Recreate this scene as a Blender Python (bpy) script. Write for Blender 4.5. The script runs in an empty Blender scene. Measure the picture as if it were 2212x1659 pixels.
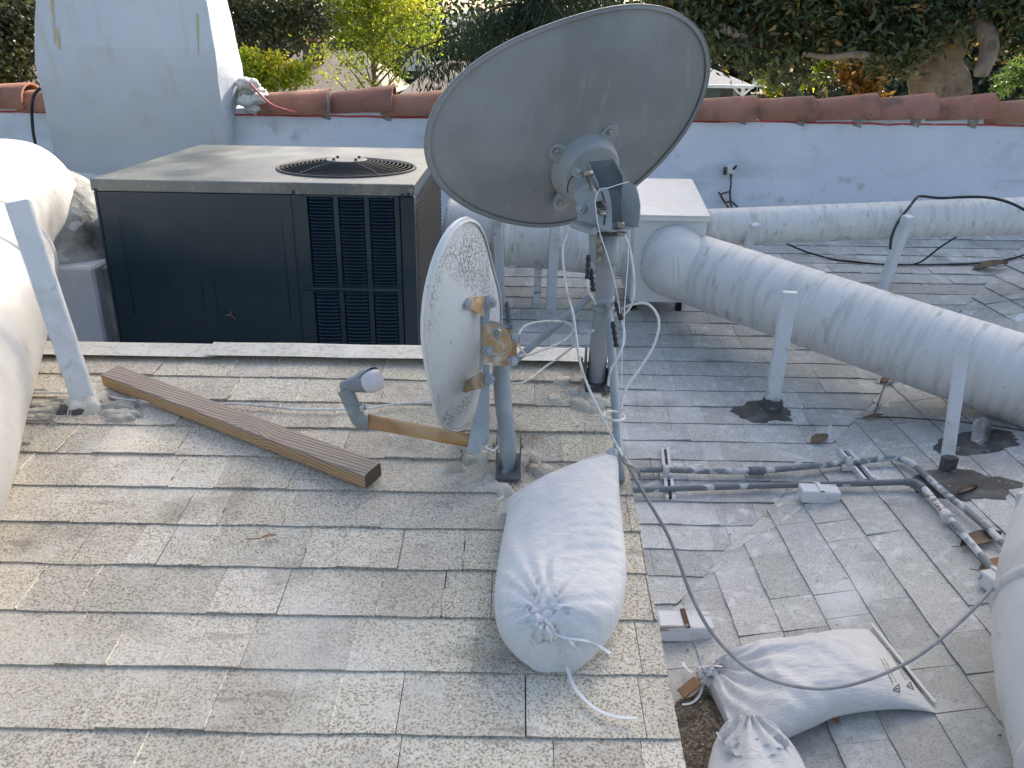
import bpy, bmesh, math, random
import numpy as np
from mathutils import Vector, Matrix, noise
from mathutils.bvhtree import BVHTree
random.seed(7)
rnd = random.random
def ru(a, b): return random.uniform(a, b)
S = bpy.context.scene
C = S.collection
V = Vector
# ------------------------------------------------------------------ camera
E = 6.0                                   # eye height above the street
TH, RO, FPX, CX, CY = math.radians(22.3), math.radians(1.0), 1780.0, 1106.0, 829.5
EYE = V((0, 0, E))
U0 = V((0, math.sin(TH), math.cos(TH))); FW = V((0, math.cos(TH), -math.sin(TH))); X0 = V((1, 0, 0))
CR = X0*math.cos(RO) + U0*math.sin(RO); CU = -X0*math.sin(RO) + U0*math.cos(RO)
cam = bpy.data.cameras.new('camera'); co = bpy.data.objects.new('camera', cam); C.objects.link(co)
mw = Matrix((CR, CU, -FW)).transposed().to_4x4(); mw.translation = EYE
co.matrix_world = mw
cam.sensor_width = 36; cam.lens = FPX/2212*36; cam.clip_start = .05; cam.clip_end = 2000
S.camera = co
def ray(x, y): return FW + CR*((x-CX)/FPX) - CU*((y-CY)/FPX)
def P(x, y, d): return EYE + ray(x, y)*d
def PY(x, y, Y):
    r = ray(x, y); return EYE + r*(Y/r.y)
def PX(x, y, X):
    r = ray(x, y); return EYE + r*(X/r.x)
def PZ(x, y, z):
    r = ray(x, y); return EYE + r*((z-E)/r.z)
def HN(x, y): return E - 1.27 + .14*y                 # raised near roof
def HA(x, y): return E - 2.20 + .20*y                 # lower roof, rising away
def HB(x, y): return E - 1.866 + .22*x                # lower roof, rising to the right
def HL(x, y): return max(HA(x, y), HB(x, y))
def onN(x, y, off=0):
    r = ray(x, y); t = (-1.27+off)/(r.z-.14*r.y); return EYE + r*t
def onA(x, y, off=0):
    r = ray(x, y); t = (-2.20+off)/(r.z-.20*r.y); return EYE + r*t
def onB(x, y, off=0):
    r = ray(x, y); t = (-1.866+off)/(r.z-.22*r.x); return EYE + r*t
def onL(x, y, off=0):
    a, b = onA(x, y, off), onB(x, y, off)
    return a if (a-EYE).length < (b-EYE).length else b
# ------------------------------------------------------------------ materials
def M(name, col, rough=.6, metal=0, layers=(), bump=(), tone=False, coord='Object', trans=0, spec=.5, coat=0):
    m = bpy.data.materials.new(name); m.use_nodes = True
    nt = m.node_tree; N = nt.nodes; L = nt.links
    bs = N['Principled BSDF']
    bs.inputs['Roughness'].default_value = rough; bs.inputs['Metallic'].default_value = metal
    bs.inputs['Specular IOR Level'].default_value = spec
    if coat: bs.inputs['Coat Weight'].default_value = coat; bs.inputs['Coat Roughness'].default_value = .15
    tc = N.new('ShaderNodeTexCoord'); src = tc.outputs[coord]
    cur = None
    def tex(scale, detail=4, stretch=None, kind='noise', dist=0, off=0):
        vec = src
        if stretch or off:
            mp = N.new('ShaderNodeMapping'); mp.inputs['Scale'].default_value = stretch or (1, 1, 1)
            mp.inputs['Location'].default_value = (off, off*.7, off*.3)
            L.new(src, mp.inputs[0]); vec = mp.outputs[0]
        if kind == 'voro':
            t = N.new('ShaderNodeTexVoronoi'); t.inputs['Scale'].default_value = scale; L.new(vec, t.inputs['Vector']); return t.outputs['Distance']
        if kind == 'wave':
            t = N.new('ShaderNodeTexWave'); t.inputs['Scale'].default_value = scale; t.inputs['Distortion'].default_value = dist
            t.inputs['Detail'].default_value = detail; t.inputs['Detail Scale'].default_value = 1.0; L.new(vec, t.inputs['Vector']); return t.outputs['Fac']
        t = N.new('ShaderNodeTexNoise'); t.inputs['Scale'].default_value = scale; t.inputs['Detail'].default_value = detail
        t.inputs['Distortion'].default_value = dist; L.new(vec, t.inputs['Vector']); return t.outputs['Fac']
    rgb = N.new('ShaderNodeRGB'); rgb.outputs[0].default_value = (*col, 1); cur = rgb.outputs[0]
    for i, ly in enumerate(layers):
        c2, scale, lo, hi, fac = ly[:5]; kw = ly[5] if len(ly) > 5 else {}
        kw = dict(kw); kw.setdefault('off', 3.1*i+1)
        mask2 = kw.pop('mask', None)
        t = tex(scale, **kw)
        mr = N.new('ShaderNodeMapRange'); mr.inputs[1].default_value = lo; mr.inputs[2].default_value = hi
        mr.inputs[3].default_value = 0; mr.inputs[4].default_value = fac; L.new(t, mr.inputs[0]); f = mr.outputs[0]
        if mask2:
            t2 = tex(mask2[0], off=9.3*i+2); m2 = N.new('ShaderNodeMapRange'); m2.inputs[1].default_value = mask2[1]; m2.inputs[2].default_value = mask2[2]
            L.new(t2, m2.inputs[0]); mu = N.new('ShaderNodeMath'); mu.operation = 'MULTIPLY'; L.new(f, mu.inputs[0]); L.new(m2.outputs[0], mu.inputs[1]); f = mu.outputs[0]
        mx = N.new('ShaderNodeMix'); mx.data_type = 'RGBA'; L.new(f, mx.inputs[0]); L.new(cur, mx.inputs[6]); mx.inputs[7].default_value = (*c2, 1)
        cur = mx.outputs[2]
    if tone:
        at = N.new('ShaderNodeAttribute'); at.attribute_name = 'tone'
        mx = N.new('ShaderNodeMix'); mx.data_type = 'RGBA'; mx.blend_type = 'MULTIPLY'; mx.inputs[0].default_value = 1
        L.new(cur, mx.inputs[6]); L.new(at.outputs['Color'], mx.inputs[7]); cur = mx.outputs[2]
    L.new(cur, bs.inputs['Base Color'])
    last = None
    for b in bump:
        scale, st = b[:2]; kw = b[2] if len(b) > 2 else {}
        t = tex(scale, **kw); bp = N.new('ShaderNodeBump'); bp.inputs['Strength'].default_value = 1; bp.inputs['Distance'].default_value = st
        L.new(t, bp.inputs['Height'])
        if last: L.new(last, bp.inputs['Normal'])
        last = bp.outputs[0]
    if last: L.new(last, bs.inputs['Normal'])
    if trans:
        out = N['Material Output']; tr = N.new('ShaderNodeBsdfTranslucent'); L.new(cur, tr.inputs[0])
        ms = N.new('ShaderNodeMixShader'); ms.inputs[0].default_value = trans; L.new(bs.outputs[0], ms.inputs[1]); L.new(tr.outputs[0], ms.inputs[2]); L.new(ms.outputs[0], out.inputs[0])
    return m
# ------------------------------------------------------------------ mesh builder
ORG = {}
class MB:
    def __init__(s): s.v = []; s.f = []; s.uv = []; s.t = []; s.sm = []
    def face(s, idx, uv=None, tone=None, smooth=False):
        s.f.append(idx); s.uv.append(uv); s.t.append(tone); s.sm.append(smooth)
    def add(s, pts): n = len(s.v); s.v += [tuple(p) for p in pts]; return n
    def quad(s, a, b, c, d, tone=None):
        n = s.add([a, b, c, d]); s.face([n, n+1, n+2, n+3], None, tone); return s
    def box(s, c, size, rot=None, bev=0, tone=None):
        c = V(c); h = V(size)/2; R = rot if rot is not None else Matrix.Identity(3)
        if bev:
            b = min(bev, min(h)*.9); ps = []
            for sx in (-1, 1):
                for sy in (-1, 1):
                    for sz in (-1, 1):
                        for k in range(3):
                            q = [sx*(h.x-b), sy*(h.y-b), sz*(h.z-b)]; q[k] = (sx, sy, sz)[k]*h[k]
                            ps.append(c + R @ V(q))
            n = s.add(ps)
            def I(sx, sy, sz, k): return n + ((sx > 0)*4+(sy > 0)*2+(sz > 0))*3+k
            for k in range(3):
                a, b2 = [(1, 2), (2, 0), (0, 1)][k]
                for sg in (-1, 1):
                    l = []
                    for p, q in ((-1, -1), (1, -1), (1, 1), (-1, 1)):
                        d = [0, 0, 0]; d[k] = sg; d[a] = p; d[b2] = q; l.append(I(*d, k))
                    s.face(l if sg > 0 else l[::-1], None, tone)
            for k in range(3):      # edges along axis k
                a, b2 = [(1, 2), (2, 0), (0, 1)][k]
                for p in (-1, 1):
                    for q in (-1, 1):
                        def D(w): d = [0, 0, 0]; d[k] = w; d[a] = p; d[b2] = q; return d
                        l = [I(*D(-1), a), I(*D(1), a), I(*D(1), b2), I(*D(-1), b2)]
                        s.face(l if p*q > 0 else l[::-1], None, tone)
            for sx in (-1, 1):
                for sy in (-1, 1):
                    for sz in (-1, 1):
                        l = [I(sx, sy, sz, 0), I(sx, sy, sz, 1), I(sx, sy, sz, 2)]
                        s.face(l if sx*sy*sz > 0 else l[::-1], None, tone)
            return s
        ps = [c + R @ V((x*h.x, y*h.y, z*h.z)) for x in (-1, 1) for y in (-1, 1) for z in (-1, 1)]
        n = s.add(ps)
        for q in ((0, 1, 3, 2), (4, 6, 7, 5), (0, 4, 5, 1), (2, 3, 7, 6), (0, 2, 6, 4), (1, 5, 7, 3)):
            s.face([n+i for i in q], None, tone)
        return s
    def bar(s, a, b, w, h, up=(0, 0, 1), bev=0, tone=None):
        a, b = V(a), V(b); d = (b-a); l = d.length; d.normalize(); u = V(up); x = d.cross(u)
        if x.length < 1e-4: x = d.cross(V((0, 1, 0)))
        x.normalize(); z = x.cross(d)
        return s.box((a+b)/2, (w, l, h), Matrix((x, d, z)).transposed(), bev, tone)
    def tube(s, path, r, seg=12, cap=True, smooth=True, ell=None, tone=None):
        path = [V(p) for p in path]; n = len(path)
        rr = r if isinstance(r, (list, tuple)) else [r]*n
        base = len(s.v); T = []
        for i in range(n):
            d = path[min(i+1, n-1)] - path[max(i-1, 0)]; T.append(d.normalized() if d.length > 1e-9 else V((0, 0, 1)))
        u = T[0].orthogonal().normalized() if abs(T[0].z) > .95 else T[0].cross(V((0, 0, 1))).normalized()
        L = 0
        Ls = []
        for i in range(n):
            if i: L += (path[i]-path[i-1]).length
            Ls.append(L)
            u = (u - T[i]*u.dot(T[i])).normalized(); w = T[i].cross(u)
            for k in range(seg):
                a = 2*math.pi*k/seg; ry = rr[i]*(ell or 1)
                s.v.append(tuple(path[i] + u*math.cos(a)*rr[i] + w*math.sin(a)*ry))
        for i in range(n-1):
            for k in range(seg):
                k2 = (k+1) % seg
                s.face([base+i*seg+k, base+i*seg+k2, base+(i+1)*seg+k2, base+(i+1)*seg+k],
                       [(Ls[i], k/seg), (Ls[i], (k+1)/seg), (Ls[i+1], (k+1)/seg), (Ls[i+1], k/seg)], tone, smooth)
        if cap:
            s.face([base+k for k in range(seg)][::-1], None, tone); s.face([base+(n-1)*seg+k for k in range(seg)], None, tone)
        return s
    def lathe(s, o, ax, prof, seg=24, smooth=True, tone=None):      # prof: (r, h) list
        o = V(o); ax = V(ax).normalized()
        path = [o + ax*h for r, h in prof]; u = ax.orthogonal().normalized(); w = ax.cross(u); base = len(s.v)
        for r, h in prof:
            for k in range(seg):
                a = 2*math.pi*k/seg; s.v.append(tuple(o + ax*h + (u*math.cos(a)+w*math.sin(a))*max(r, 1e-5)))
        for i in range(len(prof)-1):
            for k in range(seg):
                k2 = (k+1) % seg
                s.face([base+i*seg+k, base+i*seg+k2, base+(i+1)*seg+k2, base+(i+1)*seg+k], [(prof[i][1], k/seg)]*4, tone, smooth)
        return s
    def prism(s, poly, vec, tone=None):
        poly = [V(p) for p in poly]; vec = V(vec); n = len(poly); b = s.add(poly+[p+vec for p in poly])
        s.face([b+i for i in range(n)][::-1], None, tone); s.face([b+n+i for i in range(n)], None, tone)
        for i in range(n):
            j = (i+1) % n; s.face([b+i, b+j, b+n+j, b+n+i], None, tone)
        return s
    def grid(s, f, nu, nv, closeu=False, smooth=True, tone=None):
        b = len(s.v)
        for j in range(nv+1):
            for i in range(nu+(0 if closeu else 1)): s.v.append(tuple(f(i/nu, j/nv)))
        w = nu if closeu else nu+1
        for j in range(nv):
            for i in range(nu):
                i2 = (i+1) % w
                s.face([b+j*w+i, b+j*w+i2, b+(j+1)*w+i2, b+(j+1)*w+i], [(i/nu, j/nv), ((i+1)/nu, j/nv), ((i+1)/nu, (j+1)/nv), (i/nu, (j+1)/nv)], tone, smooth)
        return s
    def bolt(s, p, n, r=.006, h=.006, shank=0):
        p = V(p); n = V(n).normalized()
        s.lathe(p, n, [(0, .0012), (r*1.5, .0012), (r*1.5, 0), (r*1.5, -.001)], 12, False)
        s.lathe(p, n, [(0, h), (r*.8, h), (r, h*.8), (r, 0)], 6, False)
        if shank: s.lathe(p, n, [(0, shank), (r*.5, shank), (r*.5, 0)], 8)
        return s
    def build(s, name, mat, parent=None, fix=True, bev=0):
        me = bpy.data.meshes.new(name)
        org = ORG.get(parent.name, V((0, 0, 0))) if parent else V((0, 0, 0))
        if not parent:
            a = np.array(s.v); lo = a.min(0); hi = a.max(0); org = V(((lo[0]+hi[0])/2, (lo[1]+hi[1])/2, lo[2]))
        me.from_pydata([tuple(V(p)-org) for p in s.v], [], s.f)
        if any(u for u in s.uv):
            ul = me.uv_layers.new(name='UVMap'); d = []
            for f, u in zip(s.f, s.uv): d += (list(u) if u else [(0, 0)]*len(f))
            ul.data.foreach_set('uv', [c for p in d for c in p])
        if any(t is not None for t in s.t):
            ca = me.color_attributes.new('tone', 'FLOAT_COLOR', 'CORNER'); d = []
            for f, t in zip(s.f, s.t):
                t = 1 if t is None else t; t = (t, t, t) if not isinstance(t, tuple) else t
                d += [*t, 1]*len(f)
            ca.data.foreach_set('color', d)
        me.polygons.foreach_set('use_smooth', s.sm)
        me.materials.append(mat); me.update()
        if fix:
            bm = bmesh.new(); bm.from_mesh(me); bmesh.ops.recalc_face_normals(bm, faces=bm.faces)
            bm.to_mesh(me); bm.free()
        o = bpy.data.objects.new(name, me); C.objects.link(o)
        if parent: o.parent = parent
        else: o.location = org
        ORG[o.name] = org
        if bev:
            b = o.modifiers.new('bevel', 'BEVEL'); b.width = bev; b.segments = 2; b.limit_method = 'ANGLE'
        return o
def tag(o, label=None, cat=None, group=None, kind=None):
    if label: o['label'] = label
    if cat: o['category'] = cat
    if group: o['group'] = group
    if kind: o['kind'] = kind
    return o
def thing(name, label, cat, loc, group=None):
    o = bpy.data.objects.new(name, None); C.objects.link(o); o.location = loc; o.empty_display_size = .1
    ORG[o.name] = V(loc); return tag(o, label, cat, group)
def spl(pts, n=8):
    pts = [V(p) for p in pts]; out = []
    for i in range(len(pts)-1):
        p0, p1, p2, p3 = pts[max(i-1, 0)], pts[i], pts[i+1], pts[min(i+2, len(pts)-1)]
        for k in range(n):
            t = k/n
            out.append(.5*((2*p1)+(p2-p0)*t+(2*p0-5*p1+4*p2-p3)*t*t+(3*p1-p0-3*p2+p3)*t**3))
    out.append(pts[-1]); return out
def nz(p, s=1.0): return noise.noise(V(p)*s)
def polyline(pts, n):                      # resample
    pts = [V(p) for p in pts]; ls = [0]
    for a, b in zip(pts, pts[1:]): ls.append(ls[-1]+(b-a).length)
    out = []; j = 0
    for k in range(n+1):
        t = ls[-1]*k/n
        while j < len(ls)-2 and ls[j+1] < t: j += 1
        q = (t-ls[j])/max(ls[j+1]-ls[j], 1e-9); out.append(pts[j].lerp(pts[j+1], min(1, q)))
    return out
# ------------------------------------------------------------------ palette
W8 = (.8, .8, .78)
m_shN = M('painted_shingle', (.67, .61, .495), .85, layers=[((.24, .215, .165), 210, .51, .58, .8, dict(detail=2, dist=.6)), ((.80, .77, .67), 75, .55, .68, .6), ((.31, .285, .23), 1.5, .50, .68, .42, dict(detail=8)), ((.20, .18, .14), 5, .58, .70, .5, dict(detail=8)), ((.78, .75, .67), 3.2, .55, .70, .38, dict(detail=8)), ((.74, .71, .63), 9, .58, .68, .4, dict(detail=8)), ((.25, .22, .17), 16, .66, .72, .5, dict(stretch=(.3, 1, 1)))], bump=[(150, .0025, dict(detail=2))], tone=True)
m_shL = M('painted_shingle_lower', (.60, .595, .56), .8, layers=[((.26, .26, .24), 170, .52, .60, .6, dict(detail=3, dist=.6)), ((.76, .765, .75), 25, .55, .66, .6), ((.32, .325, .285), 1.3, .46, .70, .6, dict(detail=6)), ((.22, .205, .17), 5, .57, .70, .42, dict(detail=9)), ((.74, .735, .71), 4.0, .56, .70, .6, dict(detail=6)), ((.2, .18, .15), 30, .68, .73, .6)], bump=[(120, .0018, dict(detail=2))], tone=True)
m_under = M('roof_underlay', (.12, .115, .105), .9)
m_stucco = M('white_stucco', (.68, .72, .78), .75, layers=[((.77, .80, .83), 3, .45, .7, .6, dict(detail=6)), ((.42, .44, .43), 3.5, .52, .74, .6, dict(detail=7, stretch=(1, 1, 1.6))), ((.36, .35, .31), 7, .62, .74, .6, dict(detail=7)), ((.30, .29, .27), 60, .72, .78, .5), ((.44, .44, .42), 2.2, .66, .70, .4, dict(stretch=(.25, .25, 3)))], bump=[(5, .012, dict(detail=3)), (40, .002)])
m_chim = M('chimney_stucco', (.62, .67, .73), .75, layers=[((.70, .74, .78), 2.5, .45, .7, .6, dict(detail=6)), ((.50, .52, .52), 4, .56, .78, .4, dict(detail=7)), ((.52, .46, .32), 5, .62, .75, .35, dict(stretch=(3, 1, .3))), ((.35, .34, .32), 45, .74, .79, .5)], bump=[(5, .008, dict(detail=4)), (30, .002)])
m_stain = M('rust_stain', (.55, .44, .22), .8, layers=[((.62, .62, .55), 20, .45, .6, .6, dict(stretch=(1, 1, .2)))])
m_caulk = M('old_caulk', (.60, .57, .48), .75, layers=[((.34, .29, .21), 10, .46, .66, .7, dict(detail=6)), ((.72, .71, .66), 30, .56, .66, .6)], bump=[(30, .010, dict(detail=5))])
m_caulkw = M('white_caulk', (.66, .66, .63), .7, layers=[((.34, .33, .28), 12, .5, .7, .7, dict(detail=6))], bump=[(40, .01, dict(detail=3))])
m_tar = M('roof_tar', (.075, .072, .066), .7, layers=[((.20, .195, .18), 14, .46, .7, .7, dict(detail=6)), ((.45, .45, .43), 30, .66, .72, .6)], bump=[(30, .006, dict(detail=5))])
m_duct = M('painted_duct', (.66, .665, .65), .5, layers=[((.76, .75, .70), 3, .4, .7, .6, dict(detail=6)), ((.40, .40, .35), 7, .47, .74, .6, dict(stretch=(5, .6, 1), detail=6)), ((.28, .27, .22), 11, .60, .72, .6, dict(stretch=(2.5, .7, 1), detail=6)), ((.78, .78, .76), 9, .60, .70, .5, dict(stretch=(4, .5, 1))), ((.22, .21, .18), 60, .67, .73, .5)], bump=[(5, .0018, dict(stretch=(6, 1, 1))), (20, .0015)], coord='UV')
m_ductobj = M('painted_duct_plain', (.68, .67, .63), .55, layers=[((.77, .76, .72), 4, .45, .7, .6, dict(detail=6)), ((.42, .40, .34), 5, .54, .76, .5, dict(detail=7)), ((.30, .28, .23), 13, .64, .74, .45, dict(detail=6)), ((.3, .28, .24), 60, .7, .76, .5)], bump=[(5, .006, dict(detail=4)), (60, .001)])
m_ductdirty = M('dirty_duct', (.50, .50, .47), .65, layers=[((.06, .06, .055), 6, .42, .62, .9, dict(detail=6)), ((.75, .74, .7), 14, .62, .66, .8)], bump=[(14, .012)])
m_post = M('painted_post', (.66, .69, .71), .5, layers=[((.78, .79, .79), 6, .5, .65, .6, dict(detail=6)), ((.30, .32, .33), 22, .60, .70, .6, dict(detail=7)), ((.42, .38, .29), 7, .58, .74, .55, dict(detail=7))], bump=[(25, .003)])
m_tile = M('clay_tile', (.34, .15, .10), .8, layers=[((.42, .22, .15), 5, .45, .7, .8, dict(detail=6)), ((.12, .08, .06), 6, .48, .68, .8, dict(detail=6)), ((.35, .27, .08), 14, .68, .76, .5), ((.5, .42, .38), 45, .70, .76, .5)], bump=[(30, .004)], tone=True)
m_red = M('red_sealant', (.52, .05, .045), .55, layers=[((.7, .4, .38), 20, .6, .7, .5)])
m_pink = M('pink_cable', (.55, .13, .13), .5)
m_acbody = M('ac_paint_dark', (.008, .030, .046), .24, layers=[((.016, .036, .052), 3, .45, .6, .5), ((.06, .07, .075), 30, .7, .76, .25)], bump=[(1.6, .01, dict(detail=1))], spec=.5)
m_aclid = M('ac_lid_dusty', (.13, .14, .13), .40, layers=[((.24, .235, .20), 4, .42, .62, .75), ((.36, .345, .29), 28, .56, .7, .45, dict(detail=6)), ((.08, .09, .09), 6, .62, .75, .5), ((.5, .48, .42), 160, .64, .7, .5)], bump=[(30, .0006)])
m_black = M('black_metal', (.012, .013, .015), .4)
m_grille = M('grille_wire', (.05, .055, .055), .5)
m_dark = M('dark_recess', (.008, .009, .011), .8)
m_screw = M('screw', (.05, .05, .05), .5, metal=.5)
m_dish = M('dish_grey_paint', (.21, .232, .24), .45, layers=[((.30, .325, .335), 3, .45, .62, .8, dict(detail=5)), ((.20, .20, .195), 2.2, .56, .75, .6), ((.42, .43, .43), 260, .70, .74, .35), ((.36, .37, .37), 30, .6, .7, .35, dict(stretch=(1, 1, .12)))], bump=[(50, .0006)])
m_hollow = M('bracket_inside_shade_and_grime', (.13, .145, .15), .6, layers=[((.25, .22, .17), 25, .55, .7, .6)])  # dark base grey paints in the shade of the bracket hollow; brown patches are grime
m_galv = M('grey_bracket', (.31, .34, .35), .5, metal=.1, layers=[((.34, .36, .37), 20, .5, .65, .7), ((.30, .22, .13), 30, .66, .76, .7), ((.12, .13, .13), 55, .68, .75, .5)], bump=[(60, .0008)])
m_zinc = M('zinc_bolt', (.35, .36, .33), .35, metal=.8, layers=[((.25, .19, .12), 80, .5, .65, .7)])
m_dshw = M('dish_white_back', (.66, .70, .72), .55, layers=[((.77, .79, .80), 5, .45, .65, .6), ((.17, .165, .15), 170, .47, .56, .9, dict(detail=5, mask=(4.2, .50, .60))), ((.35, .35, .33), 50, .62, .7, .5, dict(mask=(4, .48, .56)))], bump=[(60, .0008)])
m_dshrim = M('dish_white_rim', (.74, .77, .79), .5, layers=[((.3, .3, .28), 90, .66, .72, .6)])
m_rust = M('rusted_bracket', (.46, .29, .13), .65, layers=[((.60, .58, .50), 22, .47, .64, .85), ((.29, .13, .05), 30, .54, .68, .6)], bump=[(60, .001)])
m_rustarm = M('rusted_arm', (.44, .24, .10), .6, layers=[((.52, .38, .20), 12, .45, .65, .8, dict(stretch=(.5, 1, 1))), ((.26, .11, .04), 18, .58, .72, .6)], bump=[(60, .0008)])
m_lnb = M('lnb_grey_plastic', (.22, .245, .25), .5, layers=[((.33, .35, .35), 40, .5, .64, .6)])
m_lens = M('lnb_lens', (.62, .60, .62), .35, layers=[((.45, .42, .43), 30, .55, .7, .6)])
m_bluegrey = M('blue_grey_post', (.30, .34, .37), .45, layers=[((.42, .46, .48), 14, .5, .65, .6), ((.22, .20, .16), 40, .66, .74, .5)], bump=[(50, .0008)])
m_bag = M('white_woven_bag', (.74, .735, .71), .5, layers=[((.62, .635, .65), 6, .45, .6, .6), ((.76, .765, .755), 18, .55, .68, .5), ((.55, .565, .57), 260, .48, .56, .35, dict(stretch=(.2, 1.6, 1))), ((.45, .42, .35), 6, .64, .8, .45, dict(detail=6))], bump=[(16, .005, dict(detail=5, stretch=(1, 2.5, 1))), (60, .0026, dict(stretch=(.5, 1.6, 1), detail=5)), (300, .0008, dict(stretch=(.25, 1.5, 1)))], spec=.35)
m_twine = M('white_twine', (.72, .74, .75), .5)
m_wood = None
m_cablew = M('white_cable', (.70, .69, .66), .4, layers=[((.36, .32, .28), 40, .56, .66, .6)])
m_cableg = M('grey_cable', (.30, .29, .29), .5, layers=[((.42, .40, .38), 20, .5, .6, .6)])
m_cablek = M('black_cable', (.018, .017, .02), .5, layers=[((.25, .25, .24), 25, .66, .7, .5)])
m_conn = M('black_connector', (.02, .022, .025), .4, layers=[((.25, .25, .18), 50, .6, .62, .7, dict(stretch=(.1, .1, 1)))])
m_pipe = M('conduit_flaking_paint', (.20, .22, .23), .5, layers=[((.66, .67, .66), 16, .48, .56, .85, dict(detail=8, dist=.6)), ((.3, .22, .15), 60, .66, .7, .6)], bump=[(30, .002)])
m_pipe2 = M('conduit_grey', (.16, .18, .19), .45, layers=[((.66, .67, .66), 14, .60, .65, .85, dict(detail=8))], bump=[(30, .001)])
m_pipe3 = M('conduit_rust_flaked', (.70, .70, .69), .5, layers=[((.25, .14, .09), 70, .53, .57, .9, dict(detail=4)), ((.15, .17, .18), 15, .6, .62, .7)])
m_wblock = M('white_painted_wood', (.72, .73, .73), .7, layers=[((.22, .19, .16), 40, .60, .66, .85, dict(stretch=(.15, 1, 1))), ((.4, .38, .36), 12, .6, .7, .4)], bump=[(60, .003, dict(stretch=(.15, 1, 1)))])
m_rustdark = M('dark_rust', (.10, .05, .03), .8, layers=[((.3, .28, .27), 40, .55, .62, .7)])
m_leaf = M('dry_leaf', (.14, .095, .06), .6, layers=[((.22, .15, .09), 20, .45, .6, .6)])
m_leafo = M('orange_leaf', (.29, .16, .075), .6, layers=[((.25, .12, .05), 20, .5, .65, .6)])
m_gravel = M('spilled_grit', (.15, .12, .09), .95, layers=[((.32, .28, .22), 90, .5, .6, .8), ((.06, .045, .035), 20, .52, .66, .8)], bump=[(90, .008)], tone=True)
m_ink = M('black_ink', (.02, .02, .025), .7)
m_label = M('label_sticker', (.5, .5, .46), .6, layers=[((.08, .09, .09), 120, .5, .55, .8)])
# ------------------------------------------------------------------ the building
house = thing('house', 'single storey house whose white painted shingle roof fills the foreground', 'house', (0, 2, 0))
def shingles(mb, to3, u0, u1, v0, v1, e, th, wid, gap=.0025, white=.25, dirt=.5, jz=.0015):
    k = 0; v = v0
    while v < v1:
        u = u0 - ru(0, wid[1]); wob = ru(-1, 1)
        while u < u1:
            w = random.choice([ru(*wid), ru(wid[0]*.5, wid[0]), ru(*wid)])
            t = th + (ru(0, .004) if rnd() < .4 else 0); cu = ru(-1, 1); tn = ru(.84, 1.1); tn = (tn*ru(.985, 1.01), tn, tn*ru(.97, 1.02))
            ve = min(v+e*1.02, v1+.01); n = 6; near = []; low = []
            g = gap if rnd() < .35 else .0003
            for i in range(n+1):
                uu = u+g/2+(w-g)*i/n; j = .0035*nz((uu*6, v*3, 1)) + .0022*nz((uu*40, v*9, 2))
                zz = t + jz*nz((uu*9, v*7, 5))+max(0, cu-.6)*.012*(i/n)**2+max(0, -cu-.75)*.012*(1-i/n)**2; near.append(to3(uu, v+j, zz)); low.append(to3(uu, v+j+.001, -.006))
            far = [to3(u+g/2+(w-g)*i/n, ve, .0015) for i in range(n+1)]
            b = mb.add(low+near+far)
            for i in range(n):
                mb.face([b+i, b+i+1, b+n+2+i, b+n+1+i], None, dirt)
                mb.face([b+n+1+i, b+n+2+i, b+2*n+3+i, b+2*n+2+i], None, tn)
            for q in (0, n):
                c = mb.add([to3(u+g/2+(w-g)*(q/n), ve, -.006)]); mb.face([b+q, b+n+1+q, b+2*n+2+q, c], None, dirt*.9)
            if rnd() < white:
                x = u+w; s = []
                for i in range(8):
                    vv = v+.002+(ve-v-.004)*i/7; hw = .0006+.0022*rnd(); zz = t*(1-i/7)+.0045
                    s.append((to3(x-hw, vv, zz-.004), to3(x, vv, zz), to3(x+hw, vv, zz-.004)))
                for a, c in zip(s, s[1:]):
                    if rnd() < .2: continue
                    mb.quad(a[0], a[1], c[1], c[0], 1.45); mb.quad(a[1], a[2], c[2], c[1], 1.45)
            u += w
        v += e; k += 1
def clip(o, pt, no):                        # keeps the side the normal points away from
    bm = bmesh.new(); bm.from_mesh(o.data); org = ORG[o.name]
    bmesh.ops.bisect_plane(bm, geom=bm.verts[:]+bm.edges[:]+bm.faces[:], plane_co=V(pt)-org, plane_no=no, clear_outer=True)
    bm.to_mesh(o.data); bm.free()
N3 = lambda u, v, o: V((u, v, HN(u, v)+o))
A3 = lambda u, v, o: V((u, v, HA(u, v)+o))
B3 = lambda u, v, o: V((v, -u, HB(v, -u)+o))
NX, NY = .304, 2.44
yk = onN(900, 1455).y; eN = (onN(900, 875).y-yk)/7
mb = MB(); shingles(mb, N3, -3.0, NX, yk-8*eN, NY, eN, .006, (.12, .28), white=.5, dirt=.62)
o = mb.build('upper_roof', m_shN, house, fix=False); tag(o, 'raised shingle roof in the foreground with thick weathered cream grey granules')
clip(o, (NX, 0, 0), (1, 0, 0))
bm = bmesh.new(); bm.from_mesh(o.data)
for v_ in bm.verts:                       # uneven rake edge
    if v_.co.x+ORG[o.name].x > NX-.004: v_.co.x += .006*nz((v_.co.y*9, 3, 1))+.004*nz((v_.co.y*31, 1, 1))
bm.to_mesh(o.data); bm.free()
deck = MB()
def slab(mb, pts, h, t):
    a = [V((x, y, h(x, y)-.008)) for x, y in pts]; b = [V((x, y, h(x, y)-.008-t)) for x, y in pts]; n = mb.add(a+b); k = len(pts)
    mb.face([n+i for i in range(k)]); mb.face([n+k+i for i in range(k)][::-1])
    for i in range(k): j = (i+1) % k; mb.face([n+i, n+k+i, n+k+j, n+j])
slab(deck, [(-3, -1.2), (NX-.012, -1.2), (NX-.012, NY+.06), (-3, NY+.06)], HN, .05)
deck.build('roof_deck', m_under, house)
cap = MB()          # ridge cap strip made of two overlapping lengths
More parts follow.
